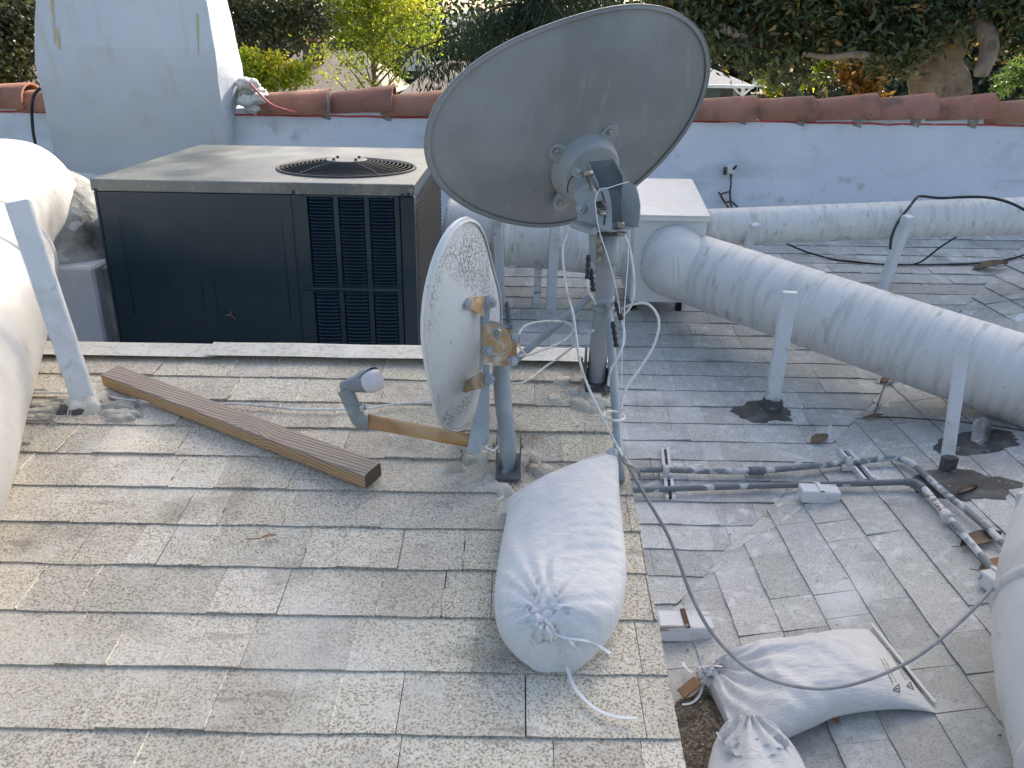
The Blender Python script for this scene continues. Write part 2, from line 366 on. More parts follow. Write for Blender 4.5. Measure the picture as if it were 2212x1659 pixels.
def capf(x0, x1, z):
    def f(u, v):
        x = x0+(x1-x0)*u; y = NY-.035+.10*v
        return V((x, y, HN(x, min(y, NY+.05))+z+.002*nz((x*5, v*3, 0)) - (.0 if v < .9 else .03*(v-.9)*10)))
    cap.grid(f, 40, 10)
capf(-3, -.93, .020); capf(-.96, NX+.004, .0265)
tag(cap.build('ridge_strip', M('ridge_strip_paint', (.66, .64, .56), .8, layers=[((.40, .38, .33), 60, .5, .62, .5), ((.8, .79, .74), 8, .5, .7, .6)], bump=[(90, .0015)]), house), 'cream painted capping strip along the top edge of the raised roof')
wl = MB()           # walls that carry the raised roof
def wallp(x0, x1, y0, y1):
    wl.prism([V((x0, y0, HA(0, y0)-.1)), V((x1, y0, HA(0, y0)-.1)), V((x1, y1, HA(0, y1)-.1)), V((x0, y1, HA(0, y1)-.1))], (0, 0, .01))
ps = [(-1.2, HA(0, -1.2)-.1), (2.42, HA(0, 2.42)-.1), (2.42, HN(0, 2.42)-.06), (-1.2, HN(0, -1.2)-.06)]
wl.prism([V((NX-.06, y, z)) for y, z in ps], (-.1, 0, 0))
wl.box((-1.4, 2.40, (HN(0, 2.42)+HA(0, 2.42))/2-.1), (3.2, .06, HN(0, 2.42)-HA(0, 2.42)+.02))
tag(wl.build('upper_wall', m_stucco, house), 'white stucco step wall under the raised roof')
# lower roof: two slopes meeting in a valley
vx = lambda y: .648-((-.002)+0)/.22 if False else (1.866-2.20+.20*y)/.22
nrm = V((1, -1/ (.20/.22) * 1.0, 0))
# valley: .20*y - 2.20 = .22*x - 1.866  ->  x = (.20*y - .334)/.22
valn = V((.22, -.20, 0)).normalized(); valp = V(((.20*2-.334)/.22, 2, 0))
yA = onA(1566, 1191).y; eA = .1275
mb = MB(); shingles(mb, A3, -.7, 4.7, yA-8*eA, 5.62, eA, .0055, (.12, .22), gap=.002, white=.2, dirt=.5, jz=.003)
o = mb.build('lower_roof_slope', m_shL, house, fix=False); clip(o, valp, valn); tag(o, 'grey white shingle slope rising towards the parapet wall')
mb = MB(); xB = onB(1844, 1267).x - 6*.135
shingles(mb, B3, -5.6, 1.2, xB-4*.135, 4.8, .135, .0055, (.16, .27), gap=.002, white=.25, dirt=.5, jz=.003)
o = mb.build('lower_roof_slope', m_shL, house, fix=False); clip(o, valp, -valn); tag(o, 'white shingle slope rising to the right with its courses running away')
mb = MB()
def slabdeck(u, v):
    x = -4.2+9.0*u; y = -1.3+7.0*v
    return V((x, y, HL(x, y)-.012))
mb.grid(slabdeck, 90, 70, smooth=False); mb.build('roof_deck', m_under, house)
body = MB()
body.prism([V((-6, -3, 0)), V((-6, -3, 3.1)), V((-6, 5.7, HA(0, 5.7)-.2)), V((-6, 5.7, 0))], (12, 0, 0)); body.build('house_wall', m_stucco, house)
# irregular flat blobs laid on a roof plane: tar, caulk, paint smears
def blob(mb, h, cx, cy, rx, ry, z=.012, t=.006, seed=0, ang=0, rag=.25, n=40, rings=5):
    ca, sa = math.cos(ang), math.sin(ang)
    def f(u, v):
        a = 2*math.pi*u; r = v*(1+rag*nz((math.cos(a)*1.6, math.sin(a)*1.6, seed))+rag*.55*nz((math.cos(a)*5, math.sin(a)*5, seed+4)))
        x, y = rx*r*math.cos(a), ry*r*math.sin(a); x, y = cx+x*ca-y*sa, cy+x*sa+y*ca
        zz = z + t*(1-v**6)+t*.8*nz((x*25, y*25, seed)) if v < .99 else z-.012
        return V((x, y, h(x, y)+zz))
    mb.grid(f, n, rings, closeu=True)
tars = [((1652, 893), .15, .085, 0, 'black tar patch round the foot of the slanted post in mid roof'),
        ((2110, 958), .17, .10, 1, 'black tar patch round the short post behind the diagonal duct'),
        ((2075, 1050), .19, .11, 2, 'black tar patch round the foot of the post by the conduit bend')]
for (p, rx, ry, sd, lb) in tars:
    q = onL(*p); mb = MB(); blob(mb, HL, q.x, q.y, rx, ry, .010, .007, sd, -.5 if sd == 2 else 0, .3, 60)
    tag(mb.build('tar_patch', m_tar, house), lb)
mb = MB()
for i in range(34):          # crusty white paint and mastic smears along the valley and elsewhere
    t = ru(-.1, 1.25); y = 2.1+1.9*t; x = (.20*y-.334)/.22+ru(-.10, .12)
    blob(mb, HL, x, y, ru(.03, .10), ru(.01, .035), .0045, .002, i, ru(.5, 1.1), .7, 30, 3)
for q in [onA(1440, 985), onA(1500, 1010), onA(1700, 985), onL(1800, 1000), onL(1900, 1040), onL(1770, 1085), onA(1430, 1040), onL(1730, 870), onL(1820, 905), onL(1700, 1120)]:
    blob(mb, HL, q.x, q.y, ru(.05, .12), ru(.012, .035), .0045, .002, q.x*7, ru(-.5, .8), .5, 30, 3)
tag(mb.build('paint_smear', m_caulkw, house), 'lumpy white mastic smeared along the roof valley', kind='stuff')
mb = MB()
for i in range(46):
    y = 1.0+1.35*rnd()**.8; x = -1.55+ru(-.5, .38)*(.3+.7*(y-.9)/1.5)
    blob(mb, HN, x, y, ru(.02, .11), ru(.004, .011), .009, .005, i, ru(-.25, .1), .7, 24, 3)
for i in range(16):
    blob(mb, HN, -1.2+ru(-.14, .16), 2.14+ru(-.08, .06), ru(.02, .07), ru(.01, .02), .012, .006, i+60, ru(-.4, .3), .5, 24, 3)
tag(mb.build('caulk_streaks', M('grey_mastic', (.40, .37, .30), .8, layers=[((.6, .58, .52), 25, .5, .66, .6), ((.2, .18, .14), 14, .6, .72, .6)], bump=[(30, .01)]), house), 'wrinkled grey mastic streaks beside the left duct on the raised roof', kind='stuff')
for (px, py, n_) in ((1096, 1015, 15), (1290, 850, 13)):
    q = onN(px, py); mb = MB()
    for i in range(n_):
        a = ru(0, 6.3); r = ru(.05, .15); blob(mb, HN, min(q.x+r*math.cos(a), NX-.065), min(q.y+r*.8*math.sin(a)-.01, NY-.07), ru(.02, .055), ru(.010, .030), .010, ru(.003, .009), i+px, ru(-1, 1), .55, 26, 3)
    mb.build('caulk_lumps', m_caulk, house)
# chimney
ch = MB()
lv = [(-330, (150, 385, 425), 5.05, 5.45), (-160, (92, 415, 455), 5.05, 5.45), (0, (78, 445, 487), 5.05, 5.42), (53, (75, 454, 501), 5.05, 5.46), (105, (74, 465, 515), 5.053, 5.48), (143, (77, 470, 524), 5.073, 5.48),
      (170, (85, 472, 527), 5.093, 5.46), (204, (91, 476, 521), 5.122, 5.43), (240, (98, 480, 511), 5.160, 5.41), (287, (107, 487, 500), 5.217, 5.40), (321, (114, 492, 493), 5.262, 5.395), (360, (122, 493, 494), 5.318, 5.42), (410, (132, 494, 495), 5.40, 5.44)]
secs = []
for y, (xl, xr, xo), yf, yb in lv:
    a = PY(xl, y, yf); b = PY(xr, y, yf); z = (a.z+b.z)/2; z = b.z
    xo3 = PY(xo, y, yb).x
    secs.append((V((a.x, yf, z)), V((b.x, yf, z)), V((max(xo3, b.x), yb, z)), V((a.x-.01, yb+.1, z))))
def chf(u, v):
    k = v*(len(secs)-1); i = min(int(k), len(secs)-2); q = [secs[i][j].lerp(secs[i+1][j], k-i) for j in range(4)]
    u = u*4; j = min(int(u), 3); p = q[j].lerp(q[(j+1) % 4], u-j)
    return p + V((.008*nz(p*5), .010*nz(p*4+V((3, 3, 3))), 0))*(1 if rnd() else 0)
ch.grid(chf, 96, 110, closeu=True, smooth=True)
o = ch.build('chimney', m_chim, house); tag(o, 'tall white stucco chimney with rust streaks, flaring down onto the parapet')
for pl in o.data.polygons: pl.use_smooth = False
bvc = BVHTree.FromPolygons([V(v.co)+ORG[o.name] for v in o.data.vertices], [p.vertices[:] for p in o.data.polygons])
st = MB()
for (x0, y0, x1, y1, w) in ((112, -4, 119, 95, 7), (122, 60, 130, 108, 10), (426, 30, 429, 120, 6)):
    n = 24; rows = []
    for i in range(n+1):
        t = i/n; x = x0+(x1-x0)*t; y = y0+(y1-y0)*t; ww = w*(1-t)**.4*(.8+.35*nz((t*7, x0, 0)))+.8
        row = []
        for s in (-1, 0, 1):
            h, nn, _, _ = bvc.ray_cast(EYE, ray(x+s*ww/2, y).normalized()); row.append((h+V((0, -.003, 0))) if h else None)
        rows.append(row)
    for a, b in zip(rows, rows[1:]):
        for s in (0, 1):
            if all((a[s], a[s+1], b[s], b[s+1])): st.quad(a[s], a[s+1], b[s+1], b[s])
so = tag(st.build('rust_streak', m_stain, o), kind='stuff')
# parapet wall with clay ridge tiles
PWY = lambda x: 5.47+.045*x
par = thing('parapet_wall', 'long white stucco parapet wall topped with overlapping clay barrel tiles', 'wall', (0, 5.5, 4))
mb = MB()
def pf(u, v):
    x = -5.5+12*u; z = 4.2+(E-.405-4.2)*v
    return V((x, PWY(x)+.010*nz((x*1.6, z*2, 0))+.004*nz((x*7, z*7, 2)), z))
mb.grid(pf, 260, 34)
for a in (-5.5, 6.5):
    pass
mb.prism([V((-5.5, PWY(-5.5)+.02, E-.42)), V((6.5, PWY(6.5)+.02, E-.42)), V((6.5, PWY(6.5)+.24, E-.42)), V((-5.5, PWY(-5.5)+.24, E-.42))], (0, 0, -5.6))
mb.prism([V((-5.5, PWY(-5.5)-.002, E-.418)), V((6.5, PWY(6.5)-.002, E-.418)), V((6.5, PWY(6.5)+.24, E-.418)), V((-5.5, PWY(-5.5)+.24, E-.418))], (0, 0, .03))
wallo = mb.build('wall_body', m_stucco, par, fix=False)
mb = MB()
pts = [V((x, PWY(x)-.004+.004*nz((x*3, 0, 1)), E-.425+.010*nz((x*2.2, 1, 1))+.006*nz((x*9, 1, 1)))) for x in np.linspace(-5.4, 6.4, 240)]
mb.tube(pts, .006, 6)
tag(mb.build('sealant_line', m_red, par), 'red sealant line under the tiles')
dx = .385; xs0 = PY(560, 210, 5.45).x
def tile(x0, ln, j):
    mb = MB(); k = 14; tn = ru(.78, 1.12); tn = (tn, tn*ru(.93, 1.05), tn*ru(.9, 1.08)); dy, dz, tilt = ru(-.014, .016), ru(-.014, .012), .020+ru(-.014, .018)
    def f(r_off):
        def g(u, v):
            a = math.pi*(-.10+1.2*u); x = x0+ln*v; r = .094+.024*v-r_off; yc = PWY(x0)+.098+dy
            return V((x+.004*nz((u*3, v, j)), yc-r*1.18*math.cos(a), E-.385+dz+tilt*v+r*math.sin(a)*.98))
        return g
    mb.grid(f(0), k, 6, tone=tn); mb.grid(f(.014), k, 6, tone=tn)
    for v in (0, 1):
        for i in range(k):
            mb.quad(f(0)(i/k, v), f(0)((i+1)/k, v), f(.014)((i+1)/k, v), f(.014)(i/k, v), tn)
    return mb.build('ridge_tile', m_tile, par)
i = 0; x = xs0
while x < 5.2:
    ln = .44; tile(x, ln, i); x += dx+ru(-.014, .014); i += 1
x = -5.0
while x < PY(60, 210, 5.3).x-.02: tile(x, .44, i); x += dx; i += 1
mb = MB()                                   # mortar lumps between tiles
for x in np.arange(xs0, 5.2, dx*.98):
    mb.lathe(V((x+dx+.03, PWY(x)+.10, E-.385)), (1, 0, 0), [(0, -.03), (.095, -.03), (.101, .0), (.104, .03), (0, .035)], 24)
mb.build('mortar', M('grey_mortar', (.30, .28, .25), .9, layers=[((.5, .5, .48), 30, .5, .65, .7)], bump=[(50, .01)]), par)
mb = MB()                                   # white plaster fillet where chimney meets tiles
c = PY(541, 205, 5.33)
for k in range(14):
    q = c+V((ru(-.07, .05), ru(-.01, .12), ru(-.08, .07)))
    def f(u, v, q=q, k=k):
        a, b = 2*math.pi*u, math.pi*v; d = V((math.cos(a)*math.sin(b), math.sin(a)*math.sin(b), math.cos(b)))
        return q+V((d.x*.05, d.y*.04, d.z*.034))*(1+.5*nz(d*2+V((k, 0, 0))))
    mb.grid(f, 14, 10, closeu=True)
tag(mb.build('plaster_fillet', m_caulkw, par), 'cracked white plaster lump beside the chimney')
mb = MB(); mb.tube(spl([PY(x, y, 5.30) for x, y in ((540, 180), (558, 200), (590, 228), (640, 243))]), .007, 8)
tag(mb.build('red_cable', m_pink, par), 'pinkish cable running down over the first tile')
mb = MB(); mb.tube(spl([PY(88, 190, 5.12), PY(74, 205, 5.10), PY(69, 235, 5.2), PY(71, 280, 5.22), PY(78, 320, 5.22), PY(84, 360, 5.22)]), .009, 8)
tag(mb.build('wall_cable', m_cablek), 'black cable hanging over the parapet tiles left of the chimney', 'cable')
# rusty bracket with hanging strap
br = thing('wall_bracket', 'small rusty metal bracket fixed to the white parapet wall', 'bracket', PY(1575, 370, 5.55))
Y0 = PWY(1.4)
mb = MB(); mb.box(PY(1577, 369, Y0-.01), (.06, .02, .085), bev=.004); mb.box(PY(1577, 366, Y0-.03), (.05, .03, .05), bev=.004); mb.build('bracket_plate', m_post, br)
mb = MB(); mb.tube([PY(1568, 361, Y0-.04), PY(1566, 378, Y0-.045)], .013, 10); mb.bar(PY(1580, 372, Y0-.02), PY(1590, 358, Y0-.07), .015, .008); mb.build('rusted_stub', m_rustdark, br)
mb = MB()
def strap(pts, w=.011):
    pts = spl(pts, 8); tot = 0
    for a, b in zip(pts, pts[1:]):
        d = (b-a); mb.bar(a, b+d*.1, .012, .0016, up=(0, 1, .2)); 
strap([PY(1579, 376, Y0-.03), PY(1579, 396, Y0-.03), PY(1577, 420, Y0-.03), PY(1580, 448, Y0-.03)])
strap([PY(1556, 418, Y0-.05), PY(1566, 436, Y0-.03), PY(1580, 436, Y0-.02), PY(1594, 448, Y0-.02)])
strap([PY(1552, 415, Y0-.05), PY(1562, 432, Y0-.05), PY(1574, 449, Y0-.04)])
strap([PY(1558, 419, Y0-.05), PY(1572, 415, Y0-.03), PY(1578, 414, Y0-.03)])
mb.build('perforated_strap', m_rustdark, br)
# ------------------------------------------------------------------ air conditioner
AXL, AXR, AYF, AYB, AZT = -1.575, -.372, 3.09, 4.24, E-.479
AZB = E-1.50
ac = thing('air_conditioner', 'large dark blue grey rooftop air conditioner with dusty lid and round fan grille', 'air conditioner', ((AXL+AXR)/2, (AYF+AYB)/2, AZB))
FCX, FCY, FR = -.700, 3.50, .275
mb = MB()
def rect(a):
    c, s = math.cos(a), math.sin(a); x0, x1, y0, y1 = AXL-FCX, AXR-FCX, AYF-FCY, AYB-FCY
    tx = (x1 if c > 0 else x0)/c if abs(c) > 1e-6 else 1e9; ty = (y1 if s > 0 else y0)/s if abs(s) > 1e-6 else 1e9
    t = min(tx, ty); return V((FCX+c*t, FCY+s*t, AZT))
angs = sorted(set([2*math.pi*k/64 for k in range(64)]+[math.atan2(y-FCY, x-FCX) % (2*math.pi) for x in (AXL, AXR) for y in (AYF, AYB)]))
n = len(angs)
ring = [V((FCX+FR*math.cos(a), FCY+FR*math.sin(a), AZT)) for a in angs]; out = [rect(a) for a in angs]
b = mb.add(ring+out)
for i in range(n):
    j = (i+1) % n; mb.face([b+i, b+n+i, b+n+j, b+j])
low = [p-V((0, 0, .042)) for p in out]; lp = [p-V((0, 0, .03)) for p in ring]; c = mb.add(low+lp)
for i in range(n):
    j = (i+1) % n; mb.face([b+n+i, c+i, c+j, b+n+j]); mb.face([b+i, b+j, c+n+j, c+n+i])
lid = mb.build('lid', m_aclid, ac, bev=.006)
mb = MB(); mb.tube([V((FCX+(FR+.006)*math.cos(t), FCY+(FR+.006)*math.sin(t), AZT+.002)) for t in np.linspace(0, 2*math.pi, 60)], .006, 6)
for k in range(15):
    r = .05+(FR-.05)*(k/14); z = AZT+.030*(1-(r/FR)**2)+.004
    mb.tube([V((FCX+r*math.cos(t), FCY+r*math.sin(t), z)) for t in np.linspace(0, 2*math.pi, 56)], .0021, 5, cap=False)
for k in range(5):
    a = k*2*math.pi/5-.9
    mb.tube([V((FCX+r*math.cos(a), FCY+r*math.sin(a), AZT+.030*(1-(r/FR)**2)+.001)) for r in np.linspace(.03, FR+.015, 8)], .004, 6)
gr = mb.build('fan_grille', m_grille, ac)
mb = MB(); mb.lathe(V((FCX, FCY, AZT+.034)), (0, 0, 1), [(0, .002), (.082, .002), (.085, 0), (.085, -.004)], 24, False)
hub = mb.build('grille_hub', m_aclid, gr)
for sx in (-1, 1):
    for sy in (-1, 1): mb = MB(); mb.bolt(V((FCX+sx*.045, FCY+sy*.04, AZT+.036)), (0, 0, 1), .006, .008); mb.build('hub_bolt', m_black, gr)
mb = MB(); mb.lathe(V((FCX, FCY, AZT)), (0, 0, 1), [(FR-.002, -.01), (FR-.002, -.35), (0, -.35)], 40)
mb.build('fan_well', m_dark, ac)
mb = MB()
for k in range(3):
    a = k*2.094
    def f(u, v, a=a):
        r = .05+.19*v; t = a+(u-.5)*(.9-.2*v); return V((FCX+r*math.cos(t), FCY+r*math.sin(t), AZT-.12+.06*(u-.5)))
    mb.grid(f, 6, 5)
mb.lathe(V((FCX, FCY, AZT-.16)), (0, 0, 1), [(.055, 0), (.055, .09), (0, .1)], 20); mb.build('fan_blade', m_black, ac)
zt, zb = AZT-.044, AZB
XS1 = PY(640, 560, AYF).x; XP0 = PY(233, 560, AYF).x
# solid core body behind panels
mb = MB(); LX0, LX1 = -.800, -.432
mb.box(((AXL+AXR)/2, (AYF+.05+AYB)/2, (zt+zb)/2), (AXR-AXL-.03, AYB-AYF-.09, zt-zb)); mb.build('inner_cabinet', m_dark, ac)
mb = MB()
def panel(x0, x1, z0, z1, y=AYF, t=.04): mb.box(((x0+x1)/2, y+t/2, (z0+z1)/2), (x1-x0, t, z1-z0), bev=.003)
panel(AXL+.006, XP0-.0015, zb, zt-.001, AYF+.004); mb.build('corner_post', m_acbody, ac); mb = MB(); panel(LX1+.002, AXR-.004, zb, zt-.001, AYF+.004); mb.build('corner_post', m_acbody, ac); mb = MB()
mb.box((AXL+.02, (AYF+AYB)/2+.02, (zt+zb)/2), (.03, AYB-AYF-.05, zt-zb), bev=.003)
mb.box(((AXL+AXR)/2, AYB-.02, (zt+zb)/2), (AXR-AXL-.02, .03, zt-zb), bev=.003)
mb.build('back_panel', m_acbody, ac); mb = MB(); mb.box((AXR-.018, AYB-.045, (zt+zb)/2), (.03, .02, zt-zb), bev=.003)
mb.build('corner_post', m_acbody, ac)
mb = MB(); x0, x1 = XP0+.0015, XS1-.0015
def pfn(u, v):
    x = x0+(x1-x0)*u; z = zb+(zt-.002-zb)*v
    return V((x, AYF+.002+.0022*nz((x*2.2, z*2.2, 4))+.0009*nz((x*6, z*5, 1)), z))
mb.grid(pfn, 50, 50)
for (ax, bx) in ((PY(262, 500, AYF).x, PY(421, 500, AYF).x), (PY(449, 500, AYF).x, PY(611, 500, AYF).x)):
    zz = PY(340, 449, AYF).z; r = .03
    pts = [V((ax, AYF, zz-.42)), V((ax, AYF, zz-r))]+[V((ax+r-r*math.cos(t), AYF, zz-r+r*math.sin(t))) for t in np.linspace(.2, 1.57, 6)]
    pts += [V((bx-r+r*math.sin(t), AYF, zz-r+r*math.cos(t))) for t in np.linspace(0, 1.4, 6)]+[V((bx, AYF, zz-.42))]
    mb.tube([p+V((0, .0044, 0)) for p in pts], .0034, 6)
tag(mb.build('front_panel', m_acbody, ac), 'smooth dark front panel with two faint pressed outlines')
# louvred panel
mb = MB(); cols = [(-.775, -.678), (-.660, -.563), (-.545, -.450)]; rows = [(E-.872, E-.530, 27), (AZB+.03, E-.892, 40)]
y = AYF
mb.box(((XS1+cols[0][0])/2, y+.006, (zt+zb)/2), (cols[0][0]-XS1-.002, .010, zt-zb-.002)); mb.box(((cols[2][1]+LX1)/2, y+.006, (zt+zb)/2), (LX1-cols[2][1], .010, zt-zb-.002))
for a, b2 in ((cols[0][1], cols[1][0]), (cols[1][1], cols[2][0])): mb.box(((a+b2)/2, y+.006, (zt+zb)/2), (b2-a, .010, zt-zb-.002))
for (c0, c1) in cols:
    mb.box(((c0+c1)/2, y+.006, (zt+rows[0][1])/2), (c1-c0, .009, zt-rows[0][1])); mb.box(((c0+c1)/2, y+.006, (rows[0][0]+rows[1][1])/2), (c1-c0, .009, rows[0][0]-rows[1][1])); mb.box(((c0+c1)/2, y+.006, (zb+rows[1][0])/2), (c1-c0, .009, rows[1][0]-zb))
lp_ = mb.build('louvre_panel', m_acbody, ac)
mb = MB()
for (c0, c1) in cols:
    for (z0, z1, k) in rows:
        for i in range(k):
            z = z1-(i+.5)*(z1-z0)/k; h = (z1-z0)/k
            def f(u, v, z=z, h=h):
                a = v*1.5; xx = c0+.003+(c1-c0-.006)*u; e = min(1, 8*min(u, 1-u)+.15)
                return V((xx, y+.009-.011*math.sin(a)*e, z+h*.42-h*.55*v))
            mb.grid(f, 8, 3, smooth=True)
mb.build('louvre', m_acbody, lp_, fix=False)
mb = MB(); mb.tube([V((XS1+.02, AYF-.001, E-.882)), V((LX1-.01, AYF-.001, E-.882))], .006, 8); mb.build('rib', m_acbody, lp_)
mb = MB()                                  # pierced side panel
mb.box((AXR-.012, (AYF+AYB)/2, (zt+zb)/2), (.012, AYB-AYF-.12, zt-zb-.01))
side = mb.build('side_panel', m_acbody, ac)
mb = MB(); ny, nzz = 26, 50
for i in range(ny):
    for j in range(nzz):
        yy = AYF+.07+(AYB-AYF-.16)*(i+.5*(j % 2))/ny; zz = zb+.03+(zt-zb-.05)*j/nzz
        mb.add([(AXR-.006, yy-.004, zz), (AXR-.006, yy+.020, zz+.002), (AXR+.007, yy+.022, zz+.011), (AXR+.007, yy-.002, zz+.009)]); k = len(mb.v)-4; mb.face([k, k+1, k+2, k+3])
mb.build('pierced_slats', M('side_slat_paint', (.17, .18, .185), .5, layers=[((.26, .27, .265), 20, .5, .7, .5)]), side, fix=False)
for q in [(206, 410), (634, 415), (653, 422), (843, 426), (869, 422), (882, 420)]:
    mb = MB(); mb.bolt(PY(q[0], q[1], AYF-.001), (0, -1, 0), .0045, .004); mb.build('screw', m_screw, ac)
mb = MB(); mb.box(((AXL+AXR)/2, (AYF+AYB)/2, AZB-.06), (AXR-AXL+.1, AYB-AYF, .13)); tag(mb.build('unit_curb', m_stucco, ac), 'white curb the unit sits on')
mb = MB()
for p, q in (((487, 681), (499, 679)), ((500, 672), (497, 682)), ((499, 680), (509, 690))):
    mb.bar(PY(*p, AYF-.004), PY(*q, AYF-.004), .0025, .003)
tag(mb.build('dead_leaf', m_leafo), 'dead leaf scrap stuck to the front of the dark air conditioner', 'leaf')

# ------------------------------------------------------------------ ducts
def seam(mb, p, ax, r, w=.018, t=.008): mb.lathe(p, ax, [(r, -w), (r+t*.7, -w*.7), (r+t, 0), (r+t*.6, w*.6), (r, w)], 40)
def duct(name, label, path, rad, mat=m_duct, seams=(), cat='duct', parent=None, n=10, ripple=0, seg=48, group=None):
    pts = spl(path, n); m = len(pts)
    if isinstance(rad, (int, float)): rr = [rad]*m
    else:
        rr = []
        for i in range(m):
            k = i/n; a = min(int(k), len(rad)-1); b2 = min(a+1, len(rad)-1); rr.append(rad[a]+(rad[b2]-rad[a])*(k-a))
    if ripple: rr = [r*(1+ripple*nz((i*.9, 0, 0))) for i, r in enumerate(rr)]
    mb = MB(); mb.tube(pts, rr, seg); o = mb.build(name, mat, parent)
    if label: tag(o, label, None if parent else cat, group)
    for k in seams:
        i = min(int(k*n), m-2); mb = MB(); seam(mb, pts[i], (pts[i+1]-pts[i]), rr[i]); mb.build('duct_seam', m_ductobj, o)
    return o
# left gooseneck duct
duct('air_duct', 'huge cream painted duct lying on the raised roof at the left edge', [V((-1.25, .9, E-1.02)), V((-1.38, 1.5, E-.93)), V((-1.54, 1.95, E-.86)), V((-1.72, 2.45, E-.77)), V((-1.84, 2.75, E-.70))], [.26, .26, .255, .25, .245], m_ductobj, seams=(3.1, 3.9), ripple=.003)
duct('air_duct', 'bulging cream duct elbow beside the air conditioner', [V((-1.88, 2.70, E-.73)), V((-1.99, 2.93, E-.65)), V((-2.04, 3.15, E-.62)), V((-2.02, 3.40, E-.64))], [.255, .27, .27, .26], m_ductobj, ripple=.01)
o = duct('air_duct', 'short dirty duct collar dropping behind the left elbow onto the white box', [V((-2.09, 3.40, E-.74)), V((-1.98, 3.42, E-.71)), V((-1.90, 3.44, E-.77)), V((-1.87, 3.45, E-.93))], [.22, .24, .25, .25], m_ductdirty)
bx = thing('plenum_box', 'white stucco plenum box under the left duct beside the air conditioner', 'box', (-1.9, 3.5, E-1.6))
q1 = PY(200, 577, 3.16).x; zt_ = PY(150, 577, 3.16).z
mb = MB(); mb.box(((q1-2.35)/2-.35, 3.16+.35, (zt_+E-1.7)/2), (q1+2.35+.7-.0, .7, zt_-(E-1.7)), bev=.01); mb.build('box_body', m_stucco, bx)
mb = MB(); mb.box((q1+.035, 3.45, (zt_-.02+E-1.7)/2), (.09, .45, zt_-.02-(E-1.7))); mb.build('connecting_collar', m_ductdirty, bx)
# junction box and the ducts that meet it
jb = thing('junction_box', 'square white sheet metal junction box with a sloping lid between the back ducts', 'box', (.81, 4.35, E-1.3))
fx0, fx1 = PY(1372, 470, 4.11).x, PY(1532, 467, 4.11).x; zf = PY(1460, 468, 4.11).z; zbk = PY(1450, 389, 4.62).z; zl = E-1.215
mb = MB(); mb.prism([V((fx0+.006, 4.116, zl)), V((fx0+.006, 4.116, zf-.004)), V((fx0+.006, 4.61, zbk-.004)), V((fx0+.006, 4.61, zl))], (fx1-fx0-.012, 0, 0)); mb.build('box_body', m_duct, jb)
mb = MB(); nn = V((0, -(zbk-zf), .51)).normalized()*.008
mb.prism([V((fx0-.004, 4.10, zf)), V((fx1+.004, 4.10, zf)), V((fx1+.004, 4.62, zbk)), V((fx0-.004, 4.62, zbk))], nn); mb.prism([V((fx0-.004, 4.10, zf-.02)), V((fx1+.004, 4.10, zf-.02)), V((fx1+.004, 4.104, zf)), V((fx0-.004, 4.104, zf))], (0, 0, .003))
mb.build('box_lid', m_ductobj, jb, bev=.003)
for x in (fx0+.06, fx1-.06):
    for y in (4.35, 4.55): mb = MB(); mb.box((x, y, (HA(x, y)+zl)/2), (.03, .03, zl-HA(x, y))); mb.build('box_leg', m_dark, jb)
a0 = P(1450, 566, 4.30); a1 = P(2212, 822, 3.37); dv = (a1-a0)
duct('air_duct', 'long thick diagonal duct crossing the lower roof to the right edge', [V((.80, 4.20, E-.93)), V((.815, 4.12, E-1.0)), a0+V((.0, -.0, .0)), a0+dv*.12, a0+dv*.4, a0+dv*.7, a0+dv, a0+dv*1.25], [.15, .172, .182, .180, .180, .180, .180, .18], m_duct, seams=(), ripple=.003)
l0 = V((-.36, 4.50, E-.93)); l1 = V((fx0+.05, 4.36, E-.985))
duct('air_duct', 'horizontal duct running from the air conditioner to the junction box', [l0, l0.lerp(l1, .33), l0.lerp(l1, .66), l1], .165, m_duct, seams=(1.0,), ripple=.003)
r0 = P(1520, 492, 4.62); r1 = P(2000, 473, 4.62); r2 = P(2230, 466, 4.55)
duct('air_duct', 'thin streaked duct running along the parapet wall to the right', [r0, r0.lerp(r1, .5), r1, r2, r2+(r2-r1)*.8], .103, m_duct, ripple=.01)
duct('air_duct', 'white duct elbow descending at the bottom right corner', [V((1.36, .3, E-1.62)), V((1.37, .9, E-1.52)), V((1.38, 1.35, E-1.42)), V((1.46, 1.66, E-1.28)), V((1.66, 1.92, E-1.12)), V((1.95, 2.10, E-.98)), V((2.4, 2.3, E-.85))], [.24, .24, .24, .235, .235, .235, .235], m_ductobj, seams=(2.0, 3.05), ripple=.01)
# support posts
def post(label, foot, top, w, h, mat=m_post, rot=0, sink=.02, L=False, group='painted posts propping the ducts'):
    foot, top = V(foot), V(top); d = (top-foot).normalized()
    t = thing('duct_support', label, 'support post', foot, group)
    mb = MB(); up = V((math.sin(rot), -math.cos(rot), 0))
    if L:       # angle iron: two legs
        x = d.cross(up).normalized(); z = x.cross(d)
        mb.bar(foot-d*sink, top, w, .005, up=up); mb.bar(foot-d*sink+x*(w/2-.003)-z*h/2, top+x*(w/2-.003)-z*h/2+d*.004, .005, h, up=up)
        mb.bar(foot-d*sink-x*(w/2-.003)-z*h/2, top-x*(w/2-.003)-z*h/2, .005, h, up=up)
    else: mb.bar(foot-d*sink, top, w, h, up=up, bev=.004)
    mb.build('post', mat, t)
    return t
f1 = onN(187, 878); t = post('leaning grey white post on the raised roof in front of the left duct', f1, P(38, 434, 2.22), .062, .032, m_post, .35)
mb = MB(); blob(mb, HN, f1.x, f1.y, .07, .05, .012, .02, 3, .3, .35); tag(mb.build('torn_flashing', m_caulk, t), 'torn caulk skirt with black underside')
